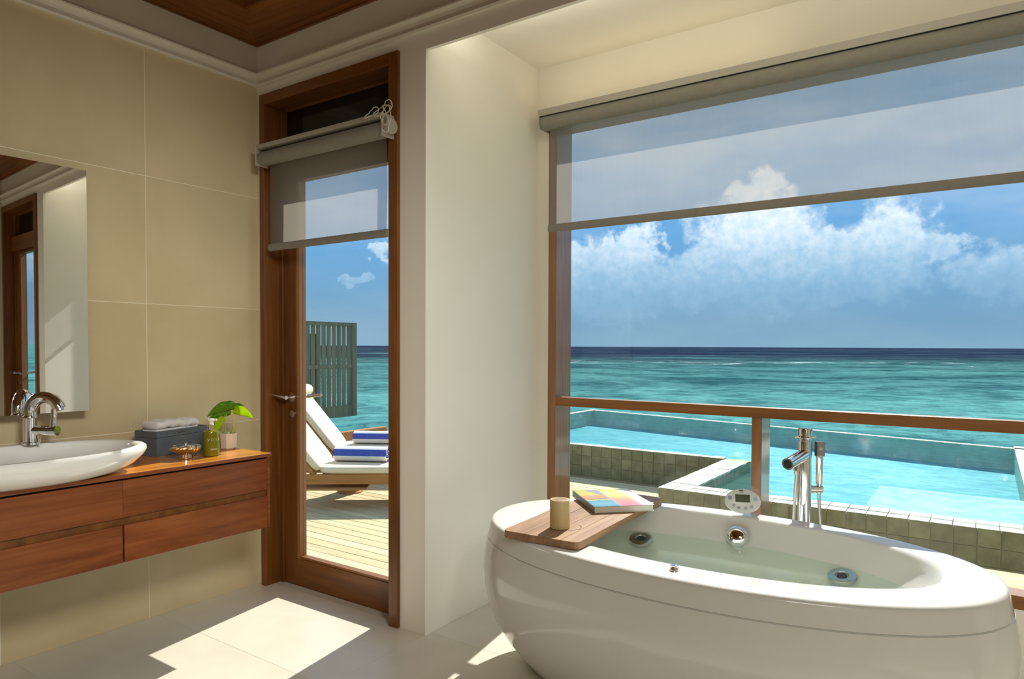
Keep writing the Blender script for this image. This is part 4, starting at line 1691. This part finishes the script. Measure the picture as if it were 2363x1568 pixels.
v_ = M(t, 'DIVIDE', spx.outputs[1], bh_)
wob = M(t, 'MULTIPLY_ADD', M(t, 'SUBTRACT', noise(t, mapping(t, ob, scale=(9, 30, 1)), 1.0, 4), 0.5), 0.16, 0.0)
fl_ = M(t, 'ADD', u, wob)
left = ramp(t, fl_, [(0.0, lin(180, 178, 50)), (0.30, lin(204, 190, 70)), (0.34, lin(216, 150, 96)), (0.52, lin(226, 130, 90)), (0.56, lin(96, 116, 96)), (0.62, lin(190, 190, 90)), (0.68, lin(84, 140, 164)), (0.85, lin(96, 164, 190)), (1.0, lin(70, 130, 150))])
right = ramp(t, fl_, [(0.0, lin(236, 214, 90)), (0.22, lin(248, 224, 120)), (0.40, lin(250, 206, 96)), (0.58, lin(246, 160, 100)), (0.74, lin(238, 134, 124)), (0.88, lin(226, 120, 130)), (1.0, lin(200, 110, 150))])
div = M(t, 'GREATER_THAN', v_, M(t, 'MULTIPLY_ADD', u, 0.0, 0.44))
c = mixc(t, div, left, right)
grey = M(t, 'MULTIPLY', M(t, 'GREATER_THAN', v_, M(t, 'MULTIPLY_ADD', u, 0.5, 0.20)), M(t, 'LESS_THAN', v_, 0.42))
c = mixc(t, M(t, 'MULTIPLY', grey, M(t, 'LESS_THAN', u, 0.34)), c, (*lin(150, 148, 158), 1))
seam = M(t, 'MULTIPLY', M(t, 'GREATER_THAN', v_, 0.425), M(t, 'LESS_THAN', v_, 0.455))
c = mixc(t, M(t, 'MULTIPLY', seam, 0.85), c, (*lin(150, 164, 176), 1))
edge = N(t, 'ShaderNodeMapRange')
val(t, edge.inputs[0], M(t, 'MULTIPLY_ADD', wob, 1.0, v_))
edge.inputs[1].default_value = 0.74
edge.inputs[2].default_value = 0.92
c = mixc(t, edge.outputs[0], c, (*lin(226, 224, 220), 1))
t.links.new(c, t.nodes['Principled BSDF'].inputs['Base Color'])
bm = bm_new()
box(bm, 0, bw_, 0, bh_, bkt - 0.0015, bkt)
obj('front_cover', bm, cov, bk, world=False)
bm = bm_new()
box(bm, 0, bw_, 0, bh_, 0, 0.0015)
obj('back_cover', bm, panel_white, bk, world=False)
bm = bm_new()
box(bm, 0, bw_, -0.001, 0.0016, 0, bkt)
obj('spine', bm, mat('spine_grey', lin(120, 130, 128), 0.4), bk, world=False)

# ------------------------------------------------------------------ freestanding bath filler
qx, qy = -0.6265, 3.095
bf = thing('bath_filler', 'chrome freestanding bath filler with hand shower behind the tub', 'tap', (qx, qy, 0))
bm = bm_new()
lathe(bm, qx, qy, [(0.045, 0.0), (0.045, 0.010), (0.028, 0.014), (0.0275, 0.905), (0.024, 0.907), (0.024, 0.915), (0.0275, 0.917), (0.0285, 0.955), (0.027, 0.958)], 32)
obj('column', bm, chrome, bf, smooth=True)
bm = bm_new()
cpt = Vector((qx, qy, 0.921))
tube(bm, [cpt - rt0 * 0.045, cpt + rt0 * 0.045], 0.0048, 10)
tube(bm, [cpt - Vector((-rt0.y, rt0.x, 0)) * 0.045, cpt + Vector((-rt0.y, rt0.x, 0)) * 0.045], 0.0048, 10)
obj('cross_handle', bm, chrome, bf, smooth=True)
bm = bm_new()
sp0 = Vector((qx, qy, 0.850))
sdir = Vector((-0.25, -0.95, -0.19)).normalized()
tube(bm, [sp0, sp0 + sdir * 0.15], 0.025, 24)
sp_o = obj('spout', bm, chrome, bf, smooth=True)
bm = bm_new()
tube(bm, [sp0 + sdir * 0.1495, sp0 + sdir * 0.151], 0.0185, 24)
obj('outlet', bm, black_rubber, sp_o, smooth=True)
bm = bm_new()
lathe(bm, qx - 0.026, qy - 0.030, [(0.015, 0.78), (0.015, 0.845), (0.012, 0.85)], 20)
lathe(bm, qx - 0.026, qy - 0.030, [(0.010, 0.765), (0.010, 0.78)], 16)
obj('diverter', bm, chrome, bf, smooth=True)


def hose(pts, r=0.0075, pitch=0.0055):
    b = bm_new()
    P = [Vector(p) for p in pts]
    fine = []
    for i in range(len(P) - 1):
        n = max(2, int((P[i + 1] - P[i]).length / (pitch / 2)))
        for k in range(n):
            fine.append(P[i].lerp(P[i + 1], k / n))
    fine.append(P[-1])
    tube(b, fine, [r if i % 2 else r * 0.78 for i in range(len(fine))], 10)
    return b


def curve3(p0, p1, p2, p3, n=12):
    o = []
    for i in range(n + 1):
        q = i / n
        o.append(Vector(p0) * (1 - q) ** 3 + Vector(p1) * 3 * q * (1 - q) ** 2 + Vector(p2) * 3 * q * q * (1 - q) + Vector(p3) * q ** 3)
    return o


hpos = Vector((qx, qy, 0)) + rt0 * 0.062
obj('hose', hose(curve3((qx - 0.026, qy - 0.030, 0.765), (qx - 0.030, qy - 0.030, 0.66), (qx - 0.045, qy - 0.015, 0.56), (qx - 0.045, qy + 0.02, 0.36)) + curve3((qx - 0.045, qy + 0.02, 0.36), (qx - 0.04, qy + 0.05, 0.20), (hpos.x + 0.02, hpos.y + 0.01, 0.20), (hpos.x + 0.012, hpos.y, 0.45))[1:] + curve3((hpos.x + 0.012, hpos.y, 0.45), (hpos.x + 0.008, hpos.y, 0.56), (hpos.x, hpos.y, 0.62), (hpos.x, hpos.y, 0.685))[1:]), steel, bf, smooth='full')
bm = bm_new()
tube(bm, [Vector((qx, qy, 0.70)) + rt0 * 0.02, hpos + Vector((0, 0, 0.70)) + rt0 * 0.012], 0.016, 20)
tube(bm, [Vector((qx, qy, 0.700)) + rt0 * 0.030, Vector((qx, qy, 0.700)) + rt0 * 0.034], 0.0175, 20)
obj('shower_bracket', bm, chrome, bf, smooth=True)
bm = bm_new()
tube(bm, [hpos + Vector((0, 0, 0.683)), hpos + Vector((0, 0, 0.72)), hpos + Vector((0, 0, 0.725)), hpos + Vector((0, 0, 0.845))], [0.010, 0.010, 0.0135, 0.0145], 18)
hs = obj('hand_shower', bm, chrome, bf, smooth=True)
bm = bm_new()
hp = hpos + Vector((0, 0, 0.87))
fwd_ = Vector((fw.x, fw.y, 0)).normalized()
for (a, b_, c_, d_, e_, g_) in ((-0.017, 0.017, -0.013, 0.013, -0.030, 0.032),):
    vs = []
    for z in (e_, g_):
        for (x, yv) in ((a, c_), (b_, c_), (b_, d_), (a, d_)):
            vs.append(bm.verts.new(hp + rt0 * x + fwd_ * yv + Vector((0, 0, z))))
    for q in ((0, 3, 2, 1), (4, 5, 6, 7), (0, 1, 5, 4), (1, 2, 6, 5), (2, 3, 7, 6), (3, 0, 4, 7)):
        bm.faces.new([vs[i] for i in q])
obj('shower_head', bm, mat('dark_chrome', (0.30, 0.30, 0.31), 0.15, 0.9), hs, bevel=0.002)
bm = bm_new()
fc = hp - fwd_ * 0.0132 + Vector((0, 0, 0.004))
loft(bm, [[fc - fwd_ * h + rt0 * (r * math.cos(2 * PI * k / 20)) + Vector((0, 0, r * math.sin(2 * PI * k / 20))) for k in range(20)] for r, h in ((0.007, 0), (0.007, 0.001), (0.005, 0.0015))])
obj('spray_button', bm, steel, hs)
